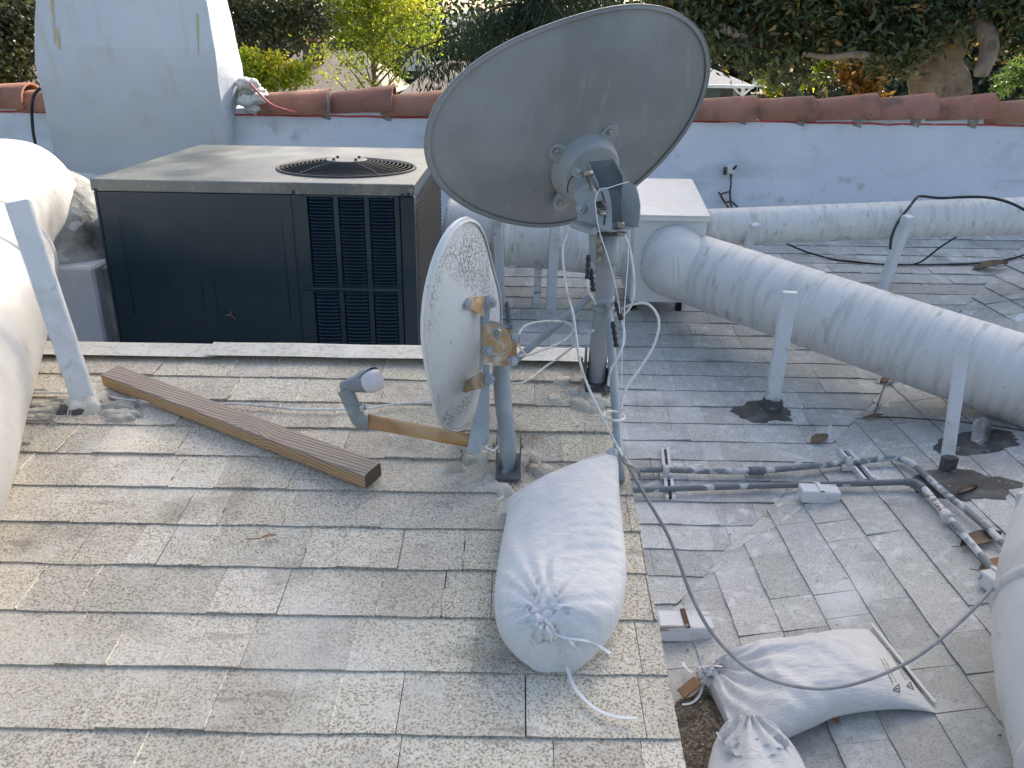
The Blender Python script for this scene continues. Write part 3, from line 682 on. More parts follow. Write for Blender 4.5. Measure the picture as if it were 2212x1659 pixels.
mb = MB(); blob(mb, HN, f1.x-.01, f1.y-.022, .072, .035, .0115, .010, 5, .25, .4); mb.build('tar_skirt', m_tar, t)
f = onL(1665, 885); t = post('slanted white post under the middle of the diagonal duct', f, P(1707, 630, 3.50), .064, .03, m_post, -.1)
mb = MB(); mb.lathe(f, (.1, 0, 1), [(.055, .0), (.045, .05), (.033, .055)], 14); mb.build('tar_collar', m_tar, t)
f = onL(2044, 1022); t = post('upright white angle iron post with black foot beside the conduit bend', f, P(2079, 772, 3.13), .042, .03, m_post, -.25, L=True)
mb = MB(); mb.bar(f-V((0, 0, .02)), f+V((-.0, 0, .07)), .05, .034, up=(.2, -1, 0)); mb.build('black_foot', m_tar, t)
f = onL(2116, 962); post('short stained post behind the diagonal duct', f, f+V((.03, .07, .085)), .05, .05, m_ductdirty, .2)
f = onL(1900, 640); post('long leaning white post carrying the thin back duct', f, P(1962, 466, 4.42), .055, .045, m_post, .5)
f = onL(1588, 618); post('short white post under the thin back duct near the junction box', f, P(1631, 484, 4.44), .05, .03, m_post, .3)
f = onL(1190, 667); post('white post propping the back duct left of the large dish mast', f, P(1200, 470, 4.16), .055, .03, m_post, 0)
f = onL(1083, 665); post('white pipe post behind the small dish', f, P(1073, 470, 4.16), .05, .05, m_post, 0)
post('white post rising in front of the right edge above the corner duct', onL(2204, 1235), P(2218, 1062, 2.55), .06, .03, m_post, .4)
post('white post stub behind the diagonal duct at the right edge', onL(2185, 760), P(2204, 686, 3.75), .05, .03, m_post, .3)
mb = MB(); mb.tube([PY(1094, 655, onL(1098, 667).y), onL(1101, 704, .03)], .011, 10)
mb.tube([onL(1101, 704, .03), onL(1101, 709, .02)], .012, 10); tag(mb.build('pipe_stub', m_pipe2), 'small grey pipe stub lying on the lower roof behind the small dish', 'pipe')
mb = MB(); q = onA(1158, 590, .0); mb.bar(V((q.x, 4.4, HA(0, 4.4))), V((q.x, 4.4, E-1.1)), .04, .03); tag(mb.build('duct_block', m_wblock), 'small block wedged under the back duct beside the large dish', 'block')
# ------------------------------------------------------------------ dishes
Z4 = lambda x, y: (1151.2+x*.1712, 253.3+y*.1712)
Z1 = lambda x, y: (959.4+x*.2545, 614+y*.2545)
Z3 = lambda x, y: (690.75+x*.1619, 729.1+y*.1619)
ZC = lambda x, y: (1189.6+x*.37, 422.1+y*.37)
Z5 = lambda x, y: (1304.8+x*.4349, 537.3+y*.4349)
Z8 = lambda x, y: (1381.5+x*.3754, 1151.3+y*.3754)
def plane_hit(x, y, o, n):
    r = ray(x, y); return EYE + r*((V(o)-EYE).dot(n)/r.dot(n))
def rim_fit(out, Cn, nb, e1, H=4):
    e2 = nb.cross(e1).normalized(); A, B = [], []
    for p in out:
        q = plane_hit(*p, Cn, nb)-Cn; a = math.atan2(q.dot(e2), q.dot(e1)); A.append([1]+[g(k*a) for k in range(1, H+1) for g in (math.cos, math.sin)]); B.append(1/q.length)
    s = np.linalg.lstsq(np.array(A), np.array(B), rcond=None)[0]
    def R(a): return 1/float(np.dot(s, [1]+[g(k*a) for k in range(1, H+1) for g in (math.cos, math.sin)]))
    return R, e2
def reflector(parent, out, Cn, nb, e1, D, mat, mrim, H=4, lip=.007, lab=None):
    nb = V(nb).normalized(); e1 = (V(e1)-nb*V(e1).dot(nb)).normalized(); R, e2 = rim_fit(out, Cn, nb, e1, H)
    dr = lambda u: e1*math.cos(2*math.pi*u)+e2*math.sin(2*math.pi*u)
    def g(off, k=.965):
        def f(u, v):
            a = 2*math.pi*u; r = R(a)*v*k; p = Cn+dr(u)*r+nb*(D*(1-v*v)+off); return p
        return f
    mb = MB(); mb.grid(g(0), 96, 26, closeu=True); mb.grid(g(-.004), 96, 26, closeu=True); o = mb.build('reflector', mat, parent)
    if lab: tag(o, lab)
    mb = MB()
    prof = [(.962, .004), (.970, .0065), (.978, .005), (.988, .002), (.995, .001), (1.0, .003), (1.0, -.004), (.988, -.009), (.965, -.005)]
    def f(u, v):
        k = v*(len(prof)-1); i = min(int(k), len(prof)-2); a = [prof[i][j]+(prof[i+1][j]-prof[i][j])*(k-i) for j in (0, 1)]
        return Cn+dr(u)*R(2*math.pi*u)*a[0]+nb*a[1]
    mb.grid(f, 128, 16, closeu=True); mb.build('rim', mrim, parent)
    return R, e1, e2, dr
big = thing('satellite_dish', 'large grey oval satellite dish seen from behind on a braced mast', 'satellite dish', onN(1290, 845))
bigout = [(914,333),(925,253),(951,207),(1000,162),(1058,113),(1152,62),(1233,36),(1330,15),(1395,10),(1443,15),(1492,39),(1518,74),(1532,130),(1527,178),(1511,233),(1479,291),(1427,350),(1379,401),(1246,479),(1168,490),(1103,487),(1039,463),(990,434),(951,401),(925,372),(917,290),(1310,447)]
BC = V((.171, 2.538, E-.206)); NB = V((.417, -.842, -.342)).normalized(); BD = .060
R_, be1, be2, bdr = reflector(big, bigout, BC, NB, (.905, .348, .246), BD, m_dish, m_dish, 4)
RC = plane_hit(1263, 361, BC+NB*(BD-.004), NB)
mb = MB(); mb.lathe(RC, NB, [(.110, -.004), (.104, .012), (.097, .038), (.091, .047), (.085, .0505), (.03, .0495), (0, .0495)], 48)
for p in ((1201, 327), (1317, 285), (1210, 438), (1325, 396)):
    q = plane_hit(*p, RC, NB); d = (q-RC); L_ = d.length; d.normalize(); s = NB.cross(d)
    poly = [RC+d*(.085)+s*.058, RC+d*(L_-.035)+s*.030]+[q+d*.026*math.cos(t)+s*.026*math.sin(t) for t in np.linspace(1.3, -1.3, 8)]+[RC+d*(L_-.035)-s*.030, RC+d*.085-s*.058]
    mb.prism([x+NB*.010 for x in poly], NB*-.016)
mring = mb.build('mount_ring', m_galv, big, bev=.002)
for p in ((1201, 327), (1317, 285), (1210, 438), (1325, 396)):
    mb = MB(); mb.bolt(plane_hit(*p, RC+NB*.010, NB), NB, .0085, .008); mb.build('bolt', m_zinc, mring)
mb = MB()       # curved slot
cp = RC+NB*.0503
pts = [plane_hit(*Z4(*p), cp, NB) for p in ((505, 740), (470, 790), (445, 850), (435, 910), (442, 955))]
pts = spl(pts, 5); mb.tube(pts, .0035, 6, ell=.4); mb.build('slot', m_dark, mring)
def plate(mb, pts, d, th=.004, vec=None, zf=Z4):
    ps = [P(*zf(*p), (d(p) if callable(d) else d)) for p in pts]
    n = (ps[1]-ps[0]).cross(ps[2]-ps[0]); n.normalize()
    if n.dot(EYE-ps[0]) > 0: n = -n
    mb.prism(ps, (vec if vec is not None else n*th)); return ps
mb = MB()
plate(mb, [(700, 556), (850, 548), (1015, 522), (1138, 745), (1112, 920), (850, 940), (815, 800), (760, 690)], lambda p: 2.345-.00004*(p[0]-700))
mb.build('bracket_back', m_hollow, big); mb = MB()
plate(mb, [(700, 556), (760, 690), (815, 800), (850, 930), (846, 945), (800, 850), (745, 730)], 2.30, vec=FW*.05)
q = [P(*Z4(*p), 2.30) for p in ((1015, 522), (1138, 745), (1138, 800), (1112, 950))]
for a, b2 in zip(q, q[1:]): mb.prism([a, b2, b2+FW*.05, a+FW*.05], CR*.004)
plate(mb, [(640, 830), (560, 915), (505, 970), (520, 1020), (560, 1110), (560, 1290), (760, 1350), (935, 1400), (960, 1200), (930, 1010), (830, 990), (790, 900)], lambda p: 2.315-.00014*(p[0]-500))
plate(mb, [(690, 560), (640, 640), (560, 760), (520, 960), (640, 830), (760, 760)], lambda p: 2.335)
mb.build('tilt_bracket', m_galv, big, bev=.001)
mb = MB()
zb_ = P(*Z4(830, 1440), 2.23).z
poly = [PZ(*Z4(*p), zb_) for p in ((480, 1335), (560, 1290), (900, 1300), (1330, 1340), (1372, 1386), (985, 1450), (835, 1442))]
mb.prism(poly, (0, 0, .005)); mb.bar(P(*Z4(478, 1352), 2.27), P(*Z4(792, 1465), 2.215), .012, .014); mb.lathe(P(*Z4(775, 1450), 2.21), CU, [(0, .012), (.008, .010), (.008, -.008), (0, -.01)], 10)
plate(mb, [(800, 1060), (812, 1000), (850, 930), (905, 878), (950, 915), (985, 1050), (1000, 1250), (990, 1447), (850, 1410), (805, 1200)], 2.205)
plate(mb, [(1120, 905), (1140, 845), (1200, 818), (1290, 855), (1325, 960), (1350, 1100), (1345, 1250), (1330, 1380), (1130, 1390), (1110, 1150)], lambda p: 2.30-.0002*(p[0]-1110))
mb.prism([P(*Z4(*p), 2.208) for p in ((950, 915), (985, 1050), (1000, 1250), (990, 1447))]+[P(*Z4(*p), 2.208) for p in ((984, 1447), (990, 1250), (976, 1050), (945, 925))], FW*.03)
mast_br = mb.build('mast_bracket', m_galv, big, bev=.001)
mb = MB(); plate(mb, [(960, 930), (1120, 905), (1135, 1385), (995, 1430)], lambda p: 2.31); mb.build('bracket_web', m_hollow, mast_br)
mb = MB(); mb.tube(spl([P(*Z4(x, y), 2.203) for x, y in ((868, 935), (895, 1020), (915, 1150), (910, 1280), (895, 1360))]), .0022, 6, ell=.5); mb.build('slot', m_dark, mast_br)
for p, d, r in (((565, 690), 2.27, .010), ((598, 1150), 2.285, .009), ((700, 870), 2.28, .007)): mb = MB(); mb.bolt(P(*Z4(*p), d), -FW-CR*.3, r, .008); mb.build('bolt', m_zinc, big)
mb = MB(); mb.bolt(P(*Z4(1100, 1375), 2.24), (0, 0, 1), .012, .012); mb.build('bolt', m_zinc, big); mb = MB(); mb.bolt(P(*Z4(1110, 1455), 2.235), (0, 0, -1), .010, .010); mb.build('bolt', m_zinc, big)
mb = MB(); mb.tube([P(*Z4(688, 745), 2.25), P(*Z4(835, 1090), 2.20)], .005, 10); mb.tube([P(*Z4(628, 722), 2.25), P(*Z4(742, 706), 2.26)], .010, 14); mb.build('adjusting_rod', m_zinc, big)
mb = MB(); mb.tube([P(*Z4(850, 1085), 2.195), P(*Z4(868, 1185), 2.19)], [.0155, .0145], 16); mb.build('rod_nut', m_conn, big)
mb = MB(); mb.bolt(P(*Z4(880, 1190), 2.185), -CU, .009, .010); mb.build('nut', m_zinc, big)
# mast, sleeve, collars, struts
mp = [PY(1311, 505, 2.27), PY(1309, 560, 2.27), PY(1304, 660, 2.28), PY(1296, 730, 2.29), PY(1290, 790, 2.30), PY(1287, 838, 2.31)]
mb = MB(); mb.tube(spl(mp, 6), .0275, 28); tag(mb.build('mast', m_galv, big), 'round grey mast pole')
mb = MB(); mb.tube([mp[0], mp[1], mp[1]+(mp[1]-mp[0]).normalized()*.012], [.034, .034, .034], 28); mb.bar(PY(1280, 505, 2.245), PY(1281, 563, 2.245), .016, .05, up=(0, -1, 0)); mb.build('mast_sleeve', m_galv, big)
for y in (517, 537, 558):
    mb = MB(); mb.bolt(PY(1293, y, 2.225), (-.2, -1, 0), .0085, .007, .02); mb.build('sleeve_bolt', m_zinc, big)
mb = MB(); mb.tube([PY(1305, 640, 2.28), PY(1304, 654, 2.28)], .0305, 28); mb.build('mast_band', m_bluegrey, big)
mb = MB(); mb.tube([PY(1304, 658, 2.28), PY(1303, 670, 2.28)], .032, 28); mb.box(PY(1314, 668, 2.24), (.012, .02, .025)); mb.build('strut_clamp', m_galv, big)
def strut(a, b, r, flat=True):
    mb = MB(); a, b = V(a), V(b); d = (b-a).normalized()
    mb.tube([a, a+d*.03, a+d*.07, b-d*.07, b-d*.03, b], [r*.8, r*.9, r, r, r*.9, r*.8], 16); return mb.build('strut', m_bluegrey, big)
strut(PY(1276, 641, 2.29), onN(1072, 812, .02), .0115)
strut(PY(1316, 672, 2.235), onN(1341, 1040, .012), .0125)
mb = MB(); mb.lathe(PY(1338, 967, 2.0), CR-FW, [(0, .012), (.008, .01), (.009, 0), (.006, -.01)], 12); mb.build('strut_bolt', m_zinc, big)
fq = onN(1287, 838)
mb = MB()
for s in (-1, 1):
    x = fq.x+s*.036
    mb.prism([V((x, fq.y-.045, HN(x, fq.y-.045)+.01)), V((x, fq.y+.045, HN(x, fq.y)+.015)), V((x, fq.y+.03, fq.z+.115)), V((x, fq.y+.0, fq.z+.13)), V((x, fq.y-.025, fq.z+.07))], (.004, 0, 0))
mb.box((fq.x, fq.y-.01, fq.z+.018), (.074, .09, .006), Matrix.Rotation(.14, 3, 'X')); mb.box((fq.x, fq.y+.03, fq.z+.03), (.070, .006, .05))
mb.build('foot_bracket', M('dark_foot', (.06, .065, .07), .45, layers=[((.35, .35, .33), 25, .62, .7, .8)]), big)
for s in (-1, 1):
    for dy in (-.02, .03): mb = MB(); mb.bolt((fq.x+s*.042, fq.y+dy, fq.z+.05+dy), (s, 0, 0), .007, .006); mb.build('foot_bolt', m_zinc, big)
# small dish
sm = thing('satellite_dish', 'smaller white round satellite dish with grey grime and rusty bracket, seen edge on', 'satellite dish', onN(1096, 1015))
smout = [(919,756),(923,658),(938,560),(962,501),(975,479),(990,469),(1013,477),(1041,509),(1064,560),(1076,619),(1080,678),(1080,735),(1070,800),(1055,850),(993,935),(975,928),(962,918),(938,874),(925,815),(1013,929),(1033,894)]
NS = V((.92, -.33, -.20)).normalized(); SC = P(999, 702, 1.98)
reflector(sm, smout, SC, NS, (0, 0, 1), .042, m_dshw, m_dshrim, 3, lab='white dish back mottled with grey lichen and grime')
mb = MB()
ms = spl([P(1086, 720, 2.03), P(1083, 792, 2.035), P(1086, 860, 2.035), P(1092, 910, 2.045), P(1096, 955, 2.06), P(1098, 1008, 2.10)], 8)
mb.tube(ms, .0212, 28); tag(mb.build('mast', m_bluegrey, sm), 'bent grey mast tube')
mb = MB(); plate(mb, [(335, 100), (388, 95), (386, 335), (336, 340)], 1.922, zf=Z1); plate(mb, [(305, 270), (335, 262), (330, 680), (300, 760)], 1.932, zf=Z1)
plate(mb, [(388, 305), (470, 325), (560, 365), (500, 380), (420, 338), (388, 334)], 1.975, zf=Z1)
spine = mb.build('bracket_spine', m_bluegrey, sm, bev=.001)
sref = [o for o in sm.children if o.name.startswith('reflector')][0]; bts = BVHTree.FromPolygons([V(v.co)+ORG[sref.name] for v in sref.data.vertices], [p.vertices[:] for p in sref.data.polygons])
def sdep(x, y):
    r = ray(*Z1(x, y)); h = bts.ray_cast(EYE, r.normalized())[0]; return (h-EYE).dot(FW)
du, dl = sdep(190, 168)-.006, sdep(186, 880)-.006
mb = MB(); plate(mb, [(160, 140), (200, 118), (332, 108), (333, 275), (300, 255), (225, 208), (180, 222), (160, 200)], lambda p: du+(1.918-du)*max(0, (p[0]-200))/133, zf=Z1); tag(mb.build('bracket_ear', m_rust, sm, bev=.001), 'rusty upper bracket ear')
mb = MB(); plate(mb, [(155, 855), (185, 838), (312, 752), (326, 760), (326, 885), (300, 892), (180, 918), (155, 905)], lambda p: dl+(1.928-dl)*max(0, (p[0]-200))/133, zf=Z1); tag(mb.build('bracket_ear', m_rust, sm, bev=.001), 'rusty lower bracket ear')
mb = MB(); plate(mb, [(328, 338), (380, 333), (430, 340), (490, 362), (535, 400), (562, 450), (576, 520), (568, 570), (540, 622), (500, 648), (440, 662), (325, 672)], 1.915, zf=Z1)
tag(mb.build('pivot_plate', m_rust, sm, bev=.0015), 'curved rusty pivot plate with arc slot')
mb = MB(); plate(mb, [(512, 390), (617, 384), (618, 690), (410, 692), (408, 668), (540, 650)], 1.95, zf=Z1); plate(mb, [(612, 384), (618, 384), (618, 690), (612, 690)], 1.948, vec=FW*.05, zf=Z1); tag(mb.build('clamp_plate', m_rust, sm, bev=.001), 'rust streaked clamp plate round the mast top')
mb = MB()
mb.tube(spl([P(*Z1(x, y), 1.9125) for x, y in ((385, 585), (430, 592), (490, 590), (540, 570))]), .0022, 6, ell=.5); mb.build('slot', m_caulk, sm)
for p, d in (((455, 412), 1.912), ((376, 566), 1.912), ((585, 450), 1.945), ((585, 650), 1.945), ((190, 168), du-.003), ((186, 880), dl-.003), ((400, 160), 1.92), ((388, 805), 1.94)):
    mb = MB(); mb.bolt(P(*Z1(*p), d), -FW+CR*(.4 if p[0] > 300 else .6), .0085, .008, .018 if p[0] in (400, 388, 455) else 0); mb.build('bolt', m_zinc if p[0] == 455 else m_bluegrey, sm)

mb = MB(); plate(mb, [(330, 682), (384, 682), (384, 1290), (372, 1300), (322, 1372), (312, 1425), (300, 1432), (200, 1420), (192, 1405), (215, 1280), (250, 1150), (285, 1020), (318, 860)], lambda p: 1.97-.00004*(1400-p[1]), zf=Z1)
mb.prism([P(*Z1(*p), 1.965) for p in ((318, 860), (285, 1020), (250, 1150), (215, 1280), (222, 1282), (256, 1152), (291, 1022), (324, 862))], FW*.03)
mb.prism([P(*Z1(*p), 1.972) for p in ((384, 1290), (374, 1360), (322, 1372))], FW*.025); mb.build('arm_bracket', m_bluegrey, sm, bev=.001)
ap = [P(*Z1(215, 1330), 1.985), P(*Z3(1659, 1315), 1.975), P(*Z3(640, 1115), 1.90)]
mb = MB(); mb.tube(ap, .0165, 24); tag(mb.build('feed_arm', m_rustarm, sm), 'rusty round feed arm')
lnb = None
mb = MB()
pts = [P(*Z3(625, 1120), 1.90), P(*Z3(530, 1105), 1.893), P(*Z3(455, 960), 1.885), P(*Z3(395, 820), 1.88), P(*Z3(330, 690), 1.875)]
mb.tube(spl(pts, 5), [.0175, .0185, .0185, .018, .0175][0:1][0], 20)
mb.tube(spl([P(*Z3(285, 665), 1.875), P(*Z3(400, 640), 1.875), P(*Z3(520, 610), 1.878), P(*Z3(640, 590), 1.882), P(*Z3(680, 580), 1.884)], 4), [.012+.0155*min(1, i/13) for i in range(17)], 24)
hd = P(*Z3(640, 590), 1.882); hx = (P(*Z3(760, 565), 1.868)-hd).normalized()
def hood(u, v):
    a = math.pi*(.08+.84*u); s = hx.cross(CU).normalized(); up = s.cross(hx)
    return hd+hx*(-.014+.040*v*math.sin(a))+(s*math.cos(a)+up*math.sin(a))*(.0290+.001*v)
mb.grid(hood, 16, 4); mb.grid(lambda u, v: hood(u, v)-(hood(u, v)-hd-hx*(hood(u, v)-hd).dot(hx)).normalized()*.0015, 16, 4)
lnb = mb.build('feed_horn', m_lnb, sm, fix=False)
mb = MB(); mb.lathe(hd+hx*.004, hx, [(.027, 0), (.027, .012), (.024, .024), (.015, .030), (0, .031)], 28); mb.build('lens_cap', m_lens, lnb)
mb = MB(); mb.prism([P(*Z3(*p), 1.862) for p in ((505, 905), (590, 870), (632, 950), (545, 990))], FW*.002); mb.build('sticker', m_label, lnb)
fq = onN(1097, 1012)
mb = MB()
for s in (-1, 1):
    x = fq.x+s*.030
    mb.prism([V((x, fq.y-.075, HN(x, fq.y-.075)+.012)), V((x, fq.y+.035, HN(x, fq.y)+.016)), V((x, fq.y+.03, fq.z+.095)), V((x, fq.y-.005, fq.z+.09)), V((x, fq.y-.03, fq.z+.05))], (.003, 0, 0))
mb.box((fq.x, fq.y-.02, fq.z+.017), (.060, .11, .006), Matrix.Rotation(.14, 3, 'X'))
mb.build('foot_bracket', M('grey_foot', (.10, .115, .125), .45, layers=[((.45, .45, .42), 22, .56, .64, .8)]), sm)
for s in (-1, 1): mb = MB(); mb.bolt((fq.x+s*.034, fq.y+.012, fq.z+.06), (s, 0, 0), .006, .006); mb.build('foot_bolt', m_zinc, sm)

# ------------------------------------------------------------------ board
def wood_mat():
    m = M('weathered_timber', (.30, .245, .19), .8, tone=True)
    nt = m.node_tree; N = nt.nodes; L = nt.links; tc = N['Texture Coordinate']
    vec = N.new('ShaderNodeMapping'); vec.inputs['Scale'].default_value = (1, .075, 1); L.new(tc.outputs['Object'], vec.inputs[0])
    # knots distort the grain
    add = vec.outputs[0]
    for (kx, ky, st) in ((.01, -.60, .03), (-.02, .60, .02), (.03, .1, .012)):
        d = N.new('ShaderNodeVectorMath'); d.operation = 'DISTANCE'; L.new(tc.outputs['Object'], d.inputs[0]); d.inputs[1].default_value = (kx, ky, .02)
        mr = N.new('ShaderNodeMapRange'); mr.interpolation_type = 'SMOOTHSTEP'; mr.inputs[1].default_value = .0; mr.inputs[2].default_value = .09; mr.inputs[3].default_value = st; mr.inputs[4].default_value = 0; L.new(d.outputs['Value'], mr.inputs[0])
        cb = N.new('ShaderNodeCombineXYZ'); L.new(mr.outputs[0], cb.inputs[0]); L.new(mr.outputs[0], cb.inputs[2]); a = N.new('ShaderNodeVectorMath'); L.new(add, a.inputs[0]); L.new(cb.outputs[0], a.inputs[1]); add = a.outputs[0]
    w = N.new('ShaderNodeTexWave'); w.bands_direction = 'DIAGONAL'; w.inputs['Scale'].default_value = 58; w.inputs['Distortion'].default_value = 1.6; w.inputs['Detail'].default_value = 3; w.inputs['Detail Scale'].default_value = .6; L.new(add, w.inputs['Vector'])
    n2 = N.new('ShaderNodeTexNoise'); n2.inputs['Scale'].default_value = 160; L.new(vec.outputs[0], n2.inputs['Vector'])
    cr = N.new('ShaderNodeValToRGB'); L.new(w.outputs['Fac'], cr.inputs[0]); e = cr.color_ramp.elements; e[0].color = (.30, .25, .20, 1); e[1].color = (.44, .385, .32, 1); e[0].position = .05; e[1].position = .55
    mx = N.new('ShaderNodeMix'); mx.data_type = 'RGBA'; mx.blend_type = 'MULTIPLY'; mx.inputs[0].default_value = .25; L.new(cr.outputs[0], mx.inputs[6]); L.new(n2.outputs['Color'], mx.inputs[7])
    at = next(n for n in N if n.type == 'ATTRIBUTE'); tm = at.outputs['Color'].links[0].to_node
    L.new(mx.outputs[2], tm.inputs[6])
    bp = N.new('ShaderNodeBump'); bp.inputs['Distance'].default_value = .0014; L.new(w.outputs['Fac'], bp.inputs['Height']); L.new(bp.outputs[0], N['Principled BSDF'].inputs['Normal'])
    return m
bh = .040
A_, B_, C_, D_ = onN(215, 812, bh+.012), onN(785, 1028, bh+.012), onN(827, 1002, bh+.012), onN(257, 789, bh+.012)
o0 = (A_+D_)/2; o1 = (B_+C_)/2; ly = (o1-o0); LB = ly.length; ly.normalize(); nz_ = V((0, -.14, 1)).normalized(); lx = ly.cross(nz_).normalized(); lz = lx.cross(ly)
wB = abs((C_-B_).dot(lx))
mb = MB(); nn = 60
def bf(u, v):
    k = [(-1, -1), (-1, 1), (1, 1), (1, -1)]; r = .06
    y = -LB/2+LB*v; a = u*4; i = int(a) % 4; t = a-int(a); p, q = k[i], k[(i+1) % 4]
    t = min(1, max(0, (t-.0)/1.0)); x = (p[0]+(q[0]-p[0])*t)*wB/2; z = (p[1]+(q[1]-p[1])*t)*bh/2
    x *= (1-.02*abs(z/(bh/2))**6); z *= (1-.05*abs(x/(wB/2))**10)
    return V((x+.003*math.sin(y*1.5), y+.002*nz((x*30, z*30, v*2)), z+.004*math.sin(y*1.2+1)+.0006*nz((x*80, y*4, 0))))
mb.grid(bf, 48, 60, closeu=True)
for i, f in enumerate(mb.f):
    c = sum((V(mb.v[j]) for j in f), V())/4
    mb.t[i] = (.98, .93, .90) if c.z > bh*.42 else ((1.30, 1.0, .66) if abs(c.x) > wB*.4 else (1, 1, 1))
for v in (0, 1):
    ids = [j+(0 if v == 0 else 60*48) for j in range(48)]; mb.face(ids if v else ids[::-1], None, (.30, .26, .24))
me_o = mb.build('wooden_board', wood_mat(), None, fix=True)
for i, p in enumerate(me_o.data.polygons): p.use_smooth = False
shift = ORG[me_o.name]; me_o.data.transform(Matrix.Translation(shift))
me_o.matrix_world = Matrix((lx, ly, lz)).transposed().to_4x4(); me_o.location = (o0+o1)/2-lz*bh/2
tag(me_o, 'weathered timber board lying diagonally on the raised shingle roof', 'board')

# ------------------------------------------------------------------ sandbags
def bagmesh(name, mat, parent, Lp, Rp, on, off, T, tprof, wr, nu=56, nv=90, h0=.004):
    Ls = polyline(spl([on(x, y, off) for x, y in Lp], 6), nv); Rs = polyline(spl([on(x, y, off) for x, y in Rp], 6), nv)
    n = (on(1300, 1200, .1)-on(1300, 1200, 0)); 
    g = {id(onN): V((0, -.14, 1)), id(onL): V((-.15, -.05, 1)), id(onB): V((-.22, 0, 1)), id(onA): V((0, -.2, 1))}[id(on)].normalized()
    def f(u, v):
        k = v*nv; i = min(int(k), nv-1); a = Ls[i].lerp(Ls[i+1], k-i); b = Rs[i].lerp(Rs[i+1], k-i)
        t = 2*math.pi*u; s, c = math.sin(t), math.cos(t); w = .5-.5*c
        p = a.lerp(b, w); tp = T*tprof(v)
        if s >= 0: h = .42*tp+.58*tp*s**.75+wr(p, w, v)*min(1, s*1.6)*min(1, tp/T*1.4)
        else: h = .42*tp*(1-abs(s)**.7)
        return p + g*(h+h0-off)
    mb = MB(); mb.grid(f, nu*2, nv, closeu=True, smooth=True)
    for j, fl in ((0, True), (nv, False)):
        ids = [j*nu*2+k for k in range(nu*2)]; mb.face(ids[::-1] if fl else ids, None, None)
    return mb.build(name, mat, parent), f
def bvh(o): return BVHTree.FromPolygons([V(v.co)+ORG[o.name] for v in o.data.vertices], [p.vertices[:] for p in o.data.polygons])
def onbag(bt, x, y, back=0):
    h = bt.ray_cast(EYE, ray(x, y).normalized())[0]
    if h is None: return onL(x, y, .01)
    return h - ray(x, y).normalized()*back
b1 = thing('sandbag', 'big full white sandbag tied with a knot on the raised roof edge', 'sandbag', onN(1205, 1230))
kn = onN(1176, 1366, .07)
def wr1(p, w, v):
    d = p-kn; a = math.atan2(d.y, d.x); r = math.hypot(d.x, d.y)
    e = math.exp(-r/.12); x = .014*e*(abs(math.sin(a*9+2.5*nz(p*8)))**.7-.6)*min(1, r/.02)+.004*e*math.sin(a*27+1)
    x += .0034*math.sin(v*120+6*nz(p*4)+w*6)*max(0, nz(p*5+V((9, 0, 0)))+.45)*(1-e)
    x += .010*nz(p*6)+.0025*nz(p*24)-.012*math.exp(-(r/.025)**2)
    q = (d.x*.75-d.y*.66); x += .010*math.exp(-((q-.02)/.02)**2)*math.exp(-r/.22)
    return x
bagm, fb1 = bagmesh('bag_body', m_bag, b1, [(1087, 1078), (1094, 1121), (1079, 1206), (1068, 1290), (1070, 1340), (1084, 1380), (1112, 1408), (1150, 1422)],
  [(1328, 972), (1334, 1010), (1338, 1099), (1350, 1210), (1352, 1265), (1343, 1325), (1322, 1370), (1290, 1403), (1255, 1421)], onN, .045, .125,
  lambda v: (min(1, .22+v*6)**.6)*(1-max(0, (v-.88)/.12)**2.0*.62), wr1)
bt1 = bvh(bagm)
mb = MB()
for (x, y, s, k) in ((1176, 1364, .016, 1), (1166, 1356, .010, 2), (1188, 1372, .011, 3), (1183, 1358, .009, 4), (1332, 976, .014, 5), (1323, 982, .013, 6), (1088, 1080, .009, 7)):
    c = onbag(bt1, x, y, .006)
    def f(u, v, c=c, s=s, k=k):
        a, b = 2*math.pi*u, math.pi*v; d = V((math.cos(a)*math.sin(b), math.sin(a)*math.sin(b), math.cos(b)))
        return c+d*s*(1+.35*math.sin(a*5+k)+.4*nz(d*2+V((k, 0, 0))))
    mb.grid(f, 24, 14, closeu=True)
    if k in (4, 5, 6, 7): mb.build('knot' if k == 4 else 'tied_corner', m_bag, b1); mb = MB()
def ribbon(mb, pts, w, up=(0, 0, 1), th=.0012):
    pts = spl(pts, 8)
    for i in range(len(pts)-1):
        d = (pts[i+1]-pts[i]); mb.bar(pts[i], pts[i+1]+d*.08, w, th, up=up)
mb = MB(); ribbon(mb, [onbag(bt1, 1190, 1368, .004), onbag(bt1, 1210, 1385, .003), onbag(bt1, 1217, 1415, .003), onN(1226, 1447, .02), onN(1245, 1490, .015), onN(1285, 1530, .015), onN(1330, 1548, .018), onN(1374, 1551, .022)], .007); mb.build('tie_string', m_twine, b1)
mb = MB(); ribbon(mb, [onbag(bt1, 1190, 1368, .005), onbag(bt1, 1225, 1378, .006), onbag(bt1, 1265, 1384, .008), onbag(bt1, 1295, 1396, .010), onN(1318, 1412, .06)], .0075); ribbon(mb, [onbag(bt1, 1232, 1378, .006), onbag(bt1, 1240, 1392, .015), onbag(bt1, 1250, 1402, .008)], .012); mb.build('tie_string', m_twine, b1)
mb = MB(); ribbon(mb, [onN(1075, 1079, .05), onN(1088, 1072, .06)], .008); mb.build('corner_tie', m_twine, b1); mb = MB(); ribbon(mb, [P(1318, 975, 2.12), P(1334, 967, 2.06), P(1346, 974, 2.05)], .006); mb.build('corner_tie', m_twine, b1)

